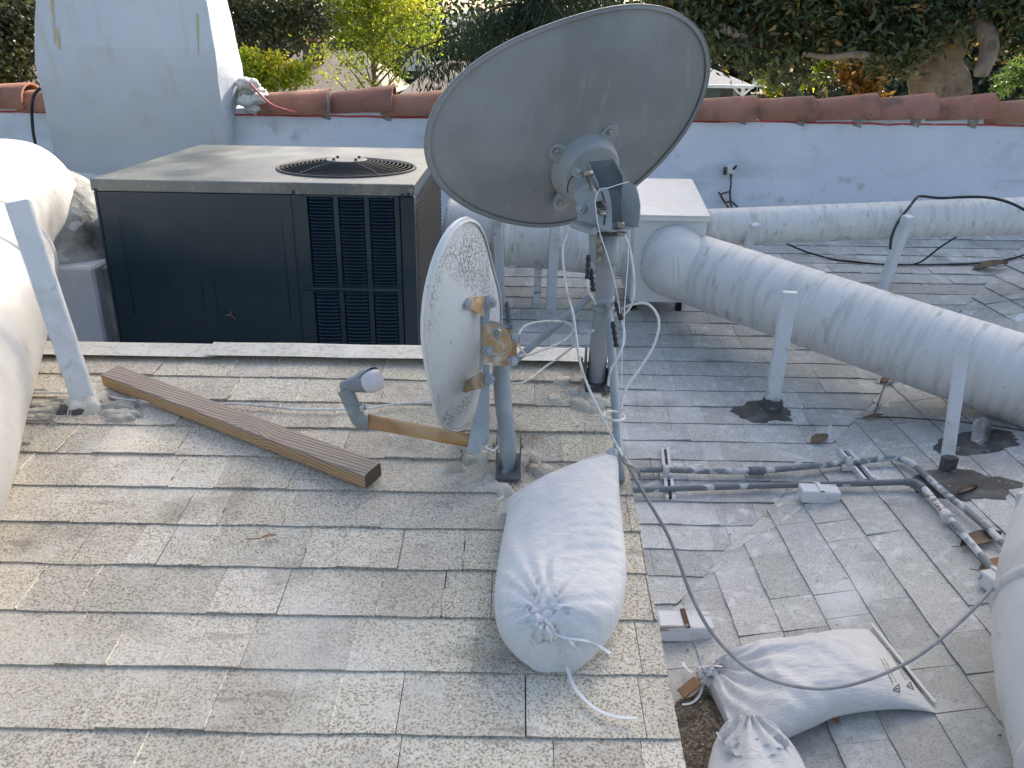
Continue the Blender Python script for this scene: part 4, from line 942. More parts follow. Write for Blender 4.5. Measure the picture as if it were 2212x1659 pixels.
b2 = thing('sandbag', 'white sandbag with printed warning lying on the lower roof beneath the drooping cable', 'sandbag', onL(1760, 1500))
def wr2(p, w, v):
    d = p-onL(1530, 1455, .05); r = math.hypot(d.x, d.y); a = math.atan2(d.y, d.x); e = math.exp(-r/.20)
    return .012*e*math.sin(a*24+6*nz(p*7)) + .012*nz(p*8+V((4, 0, 0)))+.004*nz(p*25)+.006*math.exp(-r/.35)*math.sin(a*11+2)
bag2, fb2 = bagmesh('bag_body', m_bag, b2, [(1522, 1452), (1560, 1432), (1607, 1421), (1720, 1406), (1795, 1376), (1878, 1344)],
  [(1580, 1588), (1645, 1600), (1694, 1602), (1757, 1577), (1814, 1552), (1945, 1528), (2024, 1524)], onL, .035, .135,
  lambda v: (.55+.45*min(1, v/.3))*(1-max(0, (v-.55)/.45)**1.6*.93), wr2)
bt2 = bvh(bag2)
mb = MB()      # flat sewn seam at the right end with frayed corner flaps
a, b = onbag(bt2, 1882, 1350), onbag(bt2, 2018, 1520)
for i in range(14):
    t = i/14; p = a.lerp(b, t); q = a.lerp(b, (i+1.05)/14); p.z = HL(p.x, p.y)+.016+.004*nz((i, 0, 0)); q.z = HL(q.x, q.y)+.016+.004*nz((i+1, 0, 0)); mb.bar(p, q, .011, .0022, up=(.2, 0, 1))
mb.build('sewn_seam', m_bag, b2)
mb = MB()
for k in range(9):
    q0 = onbag(bt2, ru(1515, 1540), ru(1445, 1475), .004)
    def f(u, v, q0=q0, k=k):
        a, b = 2*math.pi*u, math.pi*v; d = V((math.cos(a)*math.sin(b), math.sin(a)*math.sin(b), math.cos(b))); return q0+V((d.x*.022, d.y*.014, d.z*.010))*(1+.4*math.sin(a*5+k))
    mb.grid(f, 16, 8, closeu=True)
mb.build('gathered_neck', m_bag, b2)
mb = MB()
ribbon(mb, [onbag(bt2, 1535, 1447, .01), onL(1512, 1442, .05), onL(1495, 1452, .02), onL(1480, 1440, .03), onL(1475, 1430, .02)], .009)
ribbon(mb, [onbag(bt2, 1560, 1440, .012), onL(1538, 1438, .08), onL(1517, 1440, .06), onL(1518, 1415, .09)], .008)
ribbon(mb, [onL(1517, 1440, .06), onL(1519, 1470, .03), onL(1512, 1500, .03), onL(1495, 1518, .02), onL(1474, 1522, .02)], .007); mb.build('tie_string', m_twine, b2)
mb = MB()
q = onL(1798, 1552, .015)
for k in range(5): mb.bar(q+V((ru(-.02, .02), ru(-.02, .02), ru(0, .02))), q+V((ru(-.04, .04), ru(-.03, .03), ru(0, .03))), .02, .002, up=(rnd(), rnd(), 1))
tag(mb.build('dry_leaf', m_leafo), 'crumpled brown leaf wedged under the bottom edge of the printed sandbag', 'leaf')
# printed text
def stamp(txt, A, B, size_up, parent):
    cu = bpy.data.curves.new('t', 'FONT'); cu.body = txt; cu.size = 1
    ob = bpy.data.objects.new('t', cu); C.objects.link(ob); dg = bpy.context.evaluated_depsgraph_get(); me = bpy.data.meshes.new_from_object(ob.evaluated_get(dg))
    C.objects.unlink(ob); bpy.data.objects.remove(ob)
    xs = [v.co.x for v in me.vertices]; w = max(xs); n = V((-.18, -.08, 1)).normalized()
    ex = (B-A); ln = ex.length; ex.normalize(); ey = n.cross(ex).normalized(); mb = MB()
    for p in me.polygons:
        ids = []
        for i in p.vertices:
            c = me.vertices[i].co; q = A+ex*(c.x/w*ln)+ey*(c.y*size_up)
            h = bt2.ray_cast(q+n*.3, -n)[0]; ids.append((h if h else q)+n*.0012)
        k = mb.add(ids); mb.face(list(range(k, k+len(ids))))
    bpy.data.meshes.remove(me)
    return mb.build('printed_text', m_ink, parent, fix=False)
Z9 = lambda x, y: (1803.6+x*.1041, 1396.9+y*.1041)
B9 = lambda x, y: onbag(bt2, *Z9(x, y))
stamp('WARNING: Cancer', B9(1235, 785), B9(965, 262), .0105, b2); stamp('www.P65Warnings.ca.gov', B9(1290, 755), B9(1015, 240), .0085, b2)
stamp('ADVERTENCIA: C\u00e1ncer', B9(1495, 715), B9(1215, 232), .0095, b2); stamp('www.P65Warnings.ca.gov', B9(1545, 710), B9(1240, 225), .006, b2)
mb = MB(); n = V((-.18, -.08, 1)).normalized()
def line(p, q, w=.0022):
    p, q = B9(*p), B9(*q); pr = None
    for i in range(9):
        c = p.lerp(q, i/8); h = bt2.ray_cast(c+n*.3, -n)[0] or c; h = h+n*.0014
        if pr: mb.bar(pr, h, w, .0004, up=n)
        pr = h
for tri in (((1325, 785), (1210, 910), (1345, 950)), ((1565, 738), (1488, 832), (1630, 902))):
    for i in range(3): line(tri[i], tri[(i+1) % 3])
    cx = sum(t[0] for t in tri)/3; cy = sum(t[1] for t in tri)/3; line((cx-25, cy+6), (cx+8, cy-4), .0035); line((cx+20, cy-7), (cx+28, cy-9), .0035); mb.build('warning_triangle', m_ink, b2); mb = MB()

b3 = thing('sandbag', 'third sandbag with ruffled tied neck, cut off by the bottom edge of the photo', 'sandbag', onL(1640, 1700))
def wr3(p, w, v):
    d = p-onL(1620, 1600, .05); r = math.hypot(d.x, d.y); a = math.atan2(d.y, d.x); e = math.exp(-r/.14)
    return .014*e*math.sin(a*13+4*nz(p*7))+.014*nz(p*9)
bag3, _ = bagmesh('bag_body', m_bag, b3, [(1600, 1598), (1560, 1612), (1538, 1650), (1525, 1720), (1520, 1850), (1540, 1960)], [(1630, 1596), (1680, 1612), (1712, 1640), (1745, 1700), (1770, 1850), (1760, 1960)], onL, .04, .15,
  lambda v: min(1, .45+v*4)*(1-max(0, (v-.8)/.2)**2*.8), wr3)
mb = MB()
for k, (x, y, s, tl) in enumerate(((1588, 1606, .05, .3), (1618, 1596, .045, -.2), (1645, 1602, .045, .5), (1672, 1612, .035, -.4), (1605, 1628, .05, .2), (1650, 1630, .045, .1))):
    c = onL(x, y, .13)
    def f(u, v, c=c, s=s, k=k, tl=tl):
        a = 2*math.pi*u; r = s*(.25+.75*v)*(1+.14*math.sin(5*a+k)); return c+V((r*math.cos(a)*.9, r*math.sin(a)*.6+tl*.01, -.03+.05*v+.006*math.sin(7*a+k*2)*v))
    mb.grid(f, 48, 8, closeu=True)
mb.build('ruffled_neck', m_bag, b3)
mb = MB(); ribbon(mb, [onL(1600, 1602, .10), onL(1560, 1600, .05), onL(1530, 1612, .015), onL(1500, 1636, .012), onL(1490, 1648, .012)], .009); mb.build('tie_string', m_twine, b3)
# spilled grit
mb = MB(); q = onL(1520, 1600)
def gf(u, v):
    a = 2*math.pi*u; r = v*(1+.25*nz((math.cos(a)*2, math.sin(a)*2, 3))); x, y = q.x+.13*r*math.cos(a), q.y-.06+.22*r*math.sin(a)
    return V((x, y, HL(x, y)+.007+.030*(1-v*v)+.004*nz((x*60, y*60, 0))*(1-v)))
mb.grid(gf, 60, 30, closeu=True, tone=.8)
for i in range(2600):
    a, v = ru(0, 6.283), ru(0, 1)**.6*1.08; p = gf(a/6.2832, min(v, 1)); p.x += (v > 1)*ru(0, .03); s = ru(.0016, .0042); tn = ru(.35, 2.4); k = mb.add([p+V((ru(-s, s), ru(-s, s), ru(0, s*1.5))) for _ in range(4)])
    for t in ((0, 1, 2), (0, 2, 3), (0, 3, 1), (1, 3, 2)): mb.face([k+j for j in t], None, (tn, tn*.95, tn*.85))
tag(mb.build('grit', m_gravel, None, fix=False), 'brown grit spilled between the raised roof edge and the printed sandbag', 'grit', kind='stuff')
mb = MB()
def chip(a, b, w, mat, label, name='wood_chip', t=.008):
    mb = MB(); mb.bar(onL(*a), onL(*b), w, t, bev=.003); return tag(mb.build(name, mat), label, 'wood chip')
chip((1470, 1500, .03), (1508, 1470, .05), .04, m_leafo, 'torn brown wood chip sticking out beside the grit', t=.006)
# ------------------------------------------------------------------ conduits
cd = thing('conduit', 'upper grey conduit with flaking white paint bending round on the lower roof', 'conduit', onA(1640, 1030))
up = spl([onL(x, y, .035) for x, y in ((1335, 1014), (1435, 1015), (1560, 1018), (1640, 1017), (1700, 1012), (1785, 1004), (1850, 997), (1915, 990), (1948, 992), (1975, 1005), (2030, 1055), (2120, 1130), (2190, 1195), (2240, 1240))], 8)
mb = MB(); mb.tube(up, .0125, 14); mb.build('pipe', m_pipe, cd)
mb = MB()
for x, y in ((1627, 1017.5), (1640, 1017)):
    p = onL(x, y, .035); mb.tube([p-V((.018, 0, 0)), p+V((.018, 0, 0))], .019, 8)
mb.build('coupling', m_pipe2, cd)
cd2 = thing('conduit', 'lower straight grey conduit with an elbow and a rusty flaked end run', 'conduit', onA(1700, 1060))
lo = spl([onL(x, y, .035) for x, y in ((1335, 1060), (1500, 1054), (1700, 1048), (1860, 1044), (1962, 1041))], 6)
mb = MB(); mb.tube(lo, .012, 14); mb.build('pipe', m_pipe2, cd2)
el = spl([onL(x, y, .035) for x, y in ((1955, 1041), (1972, 1042), (1985, 1047), (1995, 1056))], 5); mb = MB(); mb.tube(el, .0155, 14); mb.build('elbow', m_pipe2, cd2)
e2_ = spl([onL(x, y, .035) for x, y in ((1992, 1052), (2010, 1070), (2048, 1118))], 5); mb = MB(); mb.tube(e2_, .012, 14); mb.build('pipe', m_pipe3, cd2)
e3_ = spl([onL(x, y, .035) for x, y in ((2046, 1115), (2090, 1165), (2140, 1225), (2185, 1285))], 5); mb = MB(); mb.tube(e3_, .0125, 14); mb.build('pipe', m_pipe, cd2)
p = onL(2046, 1116, .035); dd = (e3_[3]-e3_[0]).normalized(); mb = MB(); mb.tube([p-dd*.02, p+dd*.02], .020, 12); mb.build('coupling', m_caulkw, cd2)
def channel(label, l1, l2, clip_xy):
    t = thing('strut_channel', label, 'channel', onL(*l1[0]))
    mb = MB()
    for a, b in (l1, l2): mb.bar(onL(*a, .014), onL(*b, .014), .012, .022, tone=None)
    mb.bar((onL(*l1[0], .004)+onL(*l2[0], .004))/2, (onL(*l1[1], .004)+onL(*l2[1], .004))/2, .03, .006); mb.build('rails', m_wblock, t)
    mb = MB(); mb.bar((onL(*l1[0], .009)+onL(*l2[0], .009))/2, (onL(*l1[1], .009)+onL(*l2[1], .009))/2, .020, .003); mb.build('rusty_inside', m_rustdark, t)
    mb = MB(); c = onL(*clip_xy, .042); mb.tube([c-V((.012, 0, 0)), c+V((.012, 0, 0))], .021, 14); mb.box(c+V((0, 0, -.02)), (.05, .05, .02)); mb.build('pipe_clamp', m_caulkw, t)
channel('white painted strut channel crossing under both conduits near the raised roof', ((1430, 972), (1441, 1078)), ((1442, 970), (1455, 1078)), (1438, 1015))
channel('white painted strut channel with rusty inside under the conduit before its bend', ((1812, 972), (1868, 1039)), ((1832, 976), (1888, 1037)), (1832, 997))
def block(label, c, size, rot, on=onL, clip=False):
    p = on(*c, size[2]/2+.004); t = thing('wood_block', label, 'wood block', p)
    R = Matrix.Rotation(rot, 3, 'Z'); mb = MB(); mb.box(p, size, R, bev=.004); mb.build('block', m_wblock, t)
    mb = MB(); mb.box(p+V((0, 0, size[2]/2+.003)), (.016, size[1]*1.02, .005), R); mb.build('strap', m_wblock if not clip else m_rustdark, t)
    return t
block('white painted wood block carrying the lower conduit', (1769, 1066), (.145, .07, .05), -.05)
block('cracked white wood block half under the raised roof edge', (1478, 1352), (.17, .09, .055), 0, clip=True)
block('chipped white wood block under the conduits near the right edge', (2160, 1255), (.10, .075, .05), .3)
# ------------------------------------------------------------------ cables
def cable(label, pts, r, mat, name='cable', n=8, group=None, jit=0):
    p = spl(pts, n); 
    mb = MB(); mb.tube(p, r, 8); return tag(mb.build(name, mat), label, 'cable', group)
def zc(x, y, d): return P(*ZC(x, y), d)
cable('white coax hanging left of the large dish mast down to the sandbag corner', [zc(118, 185, 2.26), zc(75, 290, 2.22), zc(74, 400, 2.2), zc(95, 560, 2.18), zc(130, 690, 2.15), zc(150, 830, 2.12), zc(175, 990, 2.09), zc(220, 1120, 2.06), zc(290, 1270, 2.04), zc(380, 1450, 2.02), zc(420, 1520, 2.0)], .0033, m_cablew)
cable('white coax looping down the right side of the mast to its collar', [zc(428, 225, 2.24), zc(462, 310, 2.21), zc(480, 420, 2.2), zc(487, 520, 2.19), zc(478, 620, 2.19), zc(440, 685, 2.2), zc(400, 695, 2.23), zc(362, 700, 2.27)], .0034, m_cablew)
cable('wide teardrop loop of white coax right of the mast', [zc(372, 700, 2.26), zc(410, 665, 2.22), zc(480, 636, 2.17), zc(560, 632, 2.13), zc(615, 685, 2.11), zc(632, 760, 2.11), zc(600, 880, 2.11), zc(520, 1010, 2.1), zc(440, 1130, 2.08), zc(411, 1250, 2.06), zc(406, 1360, 2.04), zc(414, 1450, 2.03), zc(440, 1540, 2.05), zc(500, 1610, 2.1)], .0034, m_cablew)
cable('short white coax curving down beside the blue grey strut', [zc(412, 722, 2.2), zc(428, 790, 2.18), zc(428, 850, 2.17), zc(400, 930, 2.15), zc(355, 1010, 2.15), zc(338, 1080, 2.16), zc(338, 1110, 2.17)], .0034, m_cablew)
cable('thin white string running from the dish bracket down across the mast', [P(*Z4(1205, 815), 2.2), P(*Z4(1080, 850), 2.185), P(*Z4(945, 893), 2.18), P(*Z4(850, 910), 2.18), P(*Z4(795, 1010), 2.17), P(*Z4(790, 1120), 2.17), zc(285, 210, 2.17), zc(340, 380, 2.17), zc(385, 560, 2.18), zc(405, 690, 2.19)], .0014, m_twine)
cable('thin white string hanging straight down right of the mast', [zc(458, 205, 2.2), zc(450, 400, 2.18), zc(432, 640, 2.15), zc(428, 760, 2.12), zc(416, 960, 2.1), zc(413, 1240, 2.07)], .0013, m_twine)
cable('short coax from the black connectors left of the mast', [zc(213, 490, 2.2), zc(220, 550, 2.2), zc(245, 600, 2.22), zc(262, 635, 2.23)], .0034, m_cablew)
cable('ring of coiled white coax round the front strut', [zc(370+60*math.cos(a), 1288+26*math.sin(a)+8*math.cos(a), 2.06+.04*math.sin(-a)) for a in np.linspace(-2.6, 4.2, 18)], .0034, m_cablew)
for i, (a, b2, lb) in enumerate((((222, 350), (214, 490), 'upper black banded connector left of the mast'), ((236, 430), (250, 560), 'lower black banded connector left of the mast'), ((380, 625), (412, 725), 'black banded connector at the top of the blue grey strut'), ((362, 740), (384, 885), 'black banded connector hanging beside the blue grey strut'))):
    mb = MB(); A2, B2 = zc(*a, 2.215 if i < 2 else 2.21), zc(*b2, 2.205 if i < 2 else 2.19); n = 24
    mb.tube([A2.lerp(B2, k/n) for k in range(n+1)], [.0058+(.0015 if (k//3) % 2 else 0) for k in range(n+1)], 12); tag(mb.build('cable_connector', m_conn), lb, 'connector')
z4 = lambda x, y: (844.25+x*.3934, 422.1+y*.3934)
cable('white coax loop lying behind the small dish bracket', [P(*z4(700, 765), 2.12), P(*z4(735, 718), 2.2), P(*z4(800, 696), 2.28), P(*z4(900, 690), 2.34), P(*z4(975, 702), 2.36), P(*z4(1002, 740), 2.34), P(*z4(960, 790), 2.28), P(*z4(880, 830), 2.22), P(*z4(780, 868), 2.18), P(*z4(700, 882), 2.15)], .0032, m_cablew)
cable('white coax sagging from the mast across the raised roof', [P(*z4(1112, 742), 2.28), onN(*z4(1020, 815), .10), onN(*z4(930, 885), .035), onN(*z4(850, 940), .018), onN(*z4(760, 1010), .018), onN(*z4(690, 1034), .018), onN(*z4(600, 1030), .018), onN(1040, 826, .02), onN(990, 848, .018)], .0034, m_cablew)
cable('short coax scrap twisting behind the small dish bracket', [P(*z4(697, 820), 2.10), P(*z4(720, 850), 2.13), P(*z4(745, 880), 2.16)], .003, m_cablew)
cable('thin coax end beside the foot of the small dish mast', [P(*z4(500, 1372), 1.99), P(*z4(540, 1395), 2.0), P(*z4(565, 1400), 2.02), P(*z4(590, 1375), 2.05)], .003, m_cablew)
q = [(0, 858), (40, 850), (110, 848), (215, 853), (262, 862), (300, 866), (350, 872), (430, 874), (500, 872), (560, 876), (640, 884), (700, 885), (760, 884), (800, 882), (860, 872), (925, 868), (985, 852)]
cable('long dirty white cable lying across the raised roof under the board', [onN(x, y, .016) for x, y in q], .0038, m_cablew)
cable('long grey cable drooping from the tied sandbag corner across to the right edge', [P(1337, 972, 2.05), P(1362, 1015, 2.05), P(1392, 1068, 2.04), P(1440, 1150, 2.02), P(1467, 1215, 2.0), P(1495, 1290, 1.99), P(1540, 1370, 1.98), P(1610, 1440, 1.97), P(1690, 1476, 1.97), P(1790, 1487, 1.98), P(1900, 1459, 2.0), P(2000, 1405, 2.03), P(2100, 1318, 2.08), P(2180, 1228, 2.14), P(2230, 1165, 2.2)], .0046, m_cableg)
cable('short grey cable kinking over the raised roof edge beside the sandbag', [P(1338, 975, 2.04), P(1350, 1000, 2.04), P(1375, 1012, 2.06), P(1383, 1030, 2.1)], .004, m_cableg)
z6 = lambda x, y: (1842+x*.2314, 383.7+y*.2314)
cable('black cable looping over the thin back duct and down beside the long post', [P(*z6(350, 665), 4.40), P(*z6(362, 560), 4.42), P(*z6(400, 455), 4.44), P(*z6(450, 370), 4.46), P(*z6(520, 285), 4.48), P(*z6(590, 195), 4.50), P(*z6(640, 174), 4.52), P(*z6(820, 190), 4.5), P(*z6(1000, 182), 4.45), P(*z6(1180, 180), 4.4), P(*z6(1330, 196), 4.35), P(*z6(1480, 240), 4.3), P(*z6(1620, 310), 4.25), P(*z6(1750, 380), 4.2)], .0075, m_cablek)
cable('black and white cable pair lying in the back corner of the lower roof', [onA(1700, 527, .03), onA(1745, 545, .02), onA(1800, 560, .012), onA(1842, 565, .014), onA(1905, 571, .014), onA(1980, 572, .014), onL(2050, 571, .014), onL(2120, 568, .014), onL(2180, 560, .016), onL(2225, 546, .02)], .006, m_cablek)
cable('thin pale cable beside the black one in the back corner', [onA(1740, 524, .03), onA(1790, 545, .02), onA(1850, 558, .02), onA(1930, 566, .016), onL(2020, 567, .018), onL(2110, 565, .018), onL(2190, 554, .02)], .004, m_cablew)
cable('black cable slanting up to the underside of the thin back duct', [onA(1972, 572, .02), onA(1995, 562, .06), P(2030, 535, 4.9), P(2072, 508, 4.7)], .0055, m_cablek)
cable('thin dark wire crossing under the diagonal duct to the right edge', [onL(1880, 900, .012), onL(1960, 903, .02), onL(2100, 914, .05), P(2225, 932, 3.2)], .0028, m_cablek)
cable('thin reddish wire running up from a lifted shingle', [onL(1888, 895, .012), onL(1900, 862, .02), onL(1912, 830, .03), onL(1922, 815, .03)], .0028, m_rustdark)
# loose leaves and debris
def leaf(label, c, l, w, ang, mat, curl=.01, on=onL):
    p = on(*c, .012); mb = MB()
    def f(u, v):
        t = u; ww = w*math.sin(math.pi*min(1, max(.001, t)))**.7*(v-.5); x = (t-.5)*l; z = curl*(4*(v-.5)**2)+curl*.8*math.sin(t*3)
        return p+V((x*math.cos(ang)-ww*math.sin(ang), x*math.sin(ang)+ww*math.cos(ang), z+.22*x*math.cos(ang)*(1 if on is onL else 0)))
    mb.grid(f, 14, 6); mb.tube([f(0, .5), f(0, .5)-V((.03*math.cos(ang), .03*math.sin(ang), -.006))], .0015, 5); return tag(mb.build('dry_leaf', mat, None, fix=False), label, 'leaf')
leaf('big dark brown dry leaf lying between the two conduits', (2118, 1168), .15, .065, .2, m_leaf)
leaf('flat orange brown dry leaf beside the chipped block', (2158, 1222), .13, .07, .1, m_leafo, .003)
leaf('small brown leaf on the valley behind the conduit', (2088, 1062), .09, .03, .3, m_leaf)
leaf('small lobed leaf lying flat in the middle of the lower roof', (1770, 948), .095, .06, .5, m_leaf, .004)
leaf('dark leaf at the start of the thin wire', (1885, 901), .10, .03, .0, m_leaf, .004)
leaf('brown leaf under the diagonal duct by the reddish wire', (1920, 822), .10, .05, .3, m_leaf, .01)
leaf('tiny orange flake on the raised roof shingles', (580, 1160), .035, .014, .4, m_leafo, .002, onN)
leaf('twisted leaf in the back corner under the cables', (2138, 580), .22, .09, .1, m_leaf, .02)
mb = MB()
for i in range(150):
    x, y = ru(1380, 2200), ru(560, 1650); p = onL(x, y, .008)
    if p.x < NX+.02 and p.y < 2.5: continue
    s = ru(.003, .008); k = mb.add([p+V((ru(-s, s), ru(-s, s), ru(0, s*.6))) for _ in range(4)])
    for t in ((0, 1, 2), (0, 2, 3), (0, 3, 1), (1, 3, 2)): mb.face([k+j for j in t])
for i in range(80):
    x, y = ru(0, 1400), ru(790, 1650); p = onN(x, y, .013)
    if p.x > NX-.02 or p.y > 2.4: continue
    s = ru(.002, .006); k = mb.add([p+V((ru(-s, s), ru(-s, s), ru(0, s*.6))) for _ in range(4)])
    for t in ((0, 1, 2), (0, 2, 3), (0, 3, 1), (1, 3, 2)): mb.face([k+j for j in t])
tag(mb.build('roof_debris', m_leaf, None, fix=False), 'scattered tiny bits of debris over both roof levels', 'debris', kind='stuff')
# ------------------------------------------------------------------ surroundings
def flat(name, pts, z, mat, kind='structure', t=0):
    mb = MB(); mb.v = [(x, y, z) for x, y in pts]; mb.face(list(range(len(pts)))); return tag(mb.build(name, mat), kind=kind)
m_grass = M('dry_ground', (.16, .13, .08), .95, layers=[((.07, .10, .03), .4, .42, .6, .9), ((.25, .20, .13), 3, .5, .7, .6)], bump=[(6, .05)])
m_road = M('asphalt_road', (.30, .29, .27), .9, layers=[((.38, .37, .35), .8, .45, .65, .7), ((.12, .12, .12), 3, .62, .75, .5)])
m_walk = M('pale_pavement', (.55, .53, .49), .9, layers=[((.40, .38, .34), 1, .5, .7, .6)])
flat('ground', [(-600, -200), (600, -200), (600, 900), (-600, 900)], 0, m_grass)
flat('road', [(-400, 92), (400, 92), (400, 104), (-400, 104)], .02, m_road)
mb = MB(); mb.box((0, 90.8, .07), (800, 2.2, .14)); tag(mb.build('pavement', m_walk), kind='structure')
flat('driveway', [(14, 60), (24, 60), (30, 92), (20, 92)], .03, m_walk)
def leafmat(name, c, c2, trans=.35, rough=.45, spec=.5): return M(name, c, rough, layers=[(c2, 1.1, .4, .62, .8)], tone=True, trans=trans, spec=spec)
def leaves(name, mat, parent, centers, size, aspect=.4, droop=0, seed=1, tonevar=.5, kind=None, warm=0, flat_=.0, fold=.25):
    r = np.random.default_rng(seed); c = np.asarray(centers, float); n = len(c)
    d = r.normal(size=(n, 3)); d[:, 2] -= droop; d /= np.linalg.norm(d, axis=1)[:, None]
    m = r.normal(size=(n, 3)); m[:, 2] += flat_; s = np.cross(d, m); s /= np.linalg.norm(s, axis=1)[:, None]+1e-9; nn = np.cross(s, d)
    L = size*r.uniform(.6, 1.25, n)[:, None]; W = L*aspect
    p0 = c; p1 = c+d*L*.35+s*W*.5+nn*W*fold; p2 = c+d*L; p3 = c+d*L*.35-s*W*.5+nn*W*fold; pm = c+d*L*.45
    org = ORG[parent.name]
    vs = np.stack([p0, p1, p2, p3], 1).reshape(-1, 3)-np.array(org)
    me = bpy.data.meshes.new(name); me.vertices.add(n*4); me.vertices.foreach_set('co', vs.ravel().astype(np.float32))
    idx = (np.arange(n)[:, None]*4+np.array([0, 1, 2, 0, 2, 3])).ravel()
    me.loops.add(n*6); me.loops.foreach_set('vertex_index', idx.astype(np.int32)); me.polygons.add(n*2)
    me.polygons.foreach_set('loop_start', (np.arange(n*2)*3).astype(np.int32)); me.polygons.foreach_set('loop_total', np.full(n*2, 3, np.int32))
    me.update(calc_edges=True)
    ca = me.color_attributes.new('tone', 'FLOAT_COLOR', 'CORNER'); t = r.uniform(1-tonevar, 1+tonevar, n); cc = np.ones((n, 4)); cc[:, 0] = t*(1+warm*r.uniform(0, 1, n)); cc[:, 1] = t; cc[:, 2] = t*r.uniform(.7, 1.1, n)
    ca.data.foreach_set('color', np.repeat(cc, 6, axis=0).ravel().astype(np.float32))
    me.materials.append(mat); o = bpy.data.objects.new(name, me); C.objects.link(o); o.parent = parent; ORG[o.name] = org
    return tag(o, kind=kind)
def clump(blobs, n, seed, sub=14, tight=.16, hollow=.35):
    """points in small sub clusters spread through a set of ellipsoid blobs (c, r)"""
    r = np.random.default_rng(seed); w = np.array([b[1][0]*b[1][1]*b[1][2] for b in blobs]); w = w/w.sum(); out = []
    k = n//sub; ch = r.choice(len(blobs), k, p=w)
    for i in ch:
        c, R = blobs[i]; d = r.normal(size=3); d /= np.linalg.norm(d); q = (hollow+(1-hollow)*r.uniform(0, 1))**.6
        p = np.array(c)+d*np.array(R)*q; out.append(p+r.normal(size=(sub, 3))*tight)
    return np.concatenate(out)
m_bark = M('grey_brown_bark', (.20, .155, .115), .9, layers=[((.34, .29, .24), 3, .45, .65, .7), ((.08, .06, .045), 8, .55, .7, .7)], bump=[(8, .04), (25, .01)])
m_barkd = M('dark_bark', (.055, .042, .033), .9, layers=[((.12, .1, .08), 5, .5, .65, .7)], bump=[(12, .03)])
def limbs(name, mat, parent, paths, seg=12):
    mb = MB()
    for pts, r0, r1 in paths:
        p = spl(pts, 6); m = len(p); mb.tube(p, [(r0+(r1-r0)*(i/(m-1))**.8)*(1+.12*nz((i*.7, r0*50, 0))) for i in range(m)], seg)
    return mb.build(name, mat, parent)
# --- magnolia (right), whose crown shades the roof
mg = thing('magnolia_tree', 'huge old magnolia with grey gnarled trunk and dark glossy leaves behind the right parapet', 'tree', (6.2, 12.6, 0))
T = lambda x, y, Y=12.5: PY(x, y, Y)
tr = T(2020, 210); 
limbs('trunk', m_bark, mg, [([V((tr.x-.1, 12.6, 0)), V((tr.x-.05, 12.6, 2.0)), T(2012, 250), T(2018, 190), T(2030, 130), T(2050, 70), T(2075, 0), T(2090, -120), T(2080, -330, 12.8)], .40, .24),
   ([T(2005, 240), T(1990, 200), T(1975, 150)+V((0, -.05, 0)), T(1960, 130)], .20, .11),
   ([T(2045, 230)+V((0, -.1, 0)), T(2058, 180)+V((0, -.15, 0)), T(2040, 130)+V((0, -.1, 0))], .22, .14)], 20)
limbs('limb', m_bark, mg, [([T(2075, -90), T(2095, -10, 11.8), T(2118, 50, 11.4), T(2136, 85, 11.2), T(2134, 120, 11.1), T(2122, 150, 11.0), T(2119, 163, 11.0)], .15, .085)], 14)
limbs('limb', m_bark, mg, [([T(2030, 120), T(1930, 105, 12.2), T(1840, 118, 12), T(1750, 105, 11.8), T(1650, 95, 11.6), T(1560, 60, 11.4)], .17, .05), ([T(1985, 165, 12.0), T(1920, 132, 11.3), T(1850, 118, 11.1), T(1790, 124, 11.2), T(1735, 116, 11.4)], .065, .03), ([T(2060, -60), T(1800, -130, 12), T(1500, -90, 12), T(1350, -200, 12)], .2, .05),
   ([T(2080, -200), T(1700, -500, 12.5), T(1500, -800, 12.5)], .22, .05), ([T(2085, -200), T(2400, -500, 12), T(2700, -600, 12)], .22, .05), ([T(2080, -300), T(2150, -900, 13), T(2100, -1300, 13)], .22, .05)], 10)
bl = []
for (x, y, Y, r) in [(1480+62*k, -5+10*math.sin(k*2), 11.8+.3*math.sin(k), .62) for k in range(13)]+[(1500+70*k, 55+12*math.sin(k*1.7), 11.6, .36) for k in range(7)]+[(1560, 100, 11.4, .34), (1600, 130, 11.4, .26), (1545, 140, 11.4, .2), (1660, 120, 11.5, .34), (1700, 150, 11.5, .30), (1680, 175, 11.6, .2), (1730, 95, 11.6, .3), (1780, 80, 11.5, .3), (1850, 75, 11.4, .34), (1905, 85, 11.3, .38), (1945, 105, 11.2, .34), (1900, 125, 11.2, .28), (1940, 140, 11.2, .2), (1875, 105, 11.3, .22), (2000, 60, 11.3, .42), (1975, 90, 11.2, .28), (2060, 30, 12.8, .4), (2190, 60, 13.2, .5), (2240, 30, 12.9, .6), (1760, 185, 11.8, .2), (1740, 150, 11.7, .2)]:
    p = T(x, y, Y); bl.append((tuple(p), (r, r*.9, r*.75)))
m_mag = leafmat('magnolia_leaf', (.048, .070, .036), (.085, .105, .042), .25, .35, .5)
leaves('foliage', m_mag, mg, clump(bl, 25000, 3, 9, .06, .2), .14, .36, .1, 3, .65)
leaves('brown_leaves', leafmat('magnolia_old_leaf', (.24, .14, .05), (.30, .22, .06), .4), mg, clump(bl, 1500, 5, 3, .2, .6), .12, .4, .2, 6, .4)
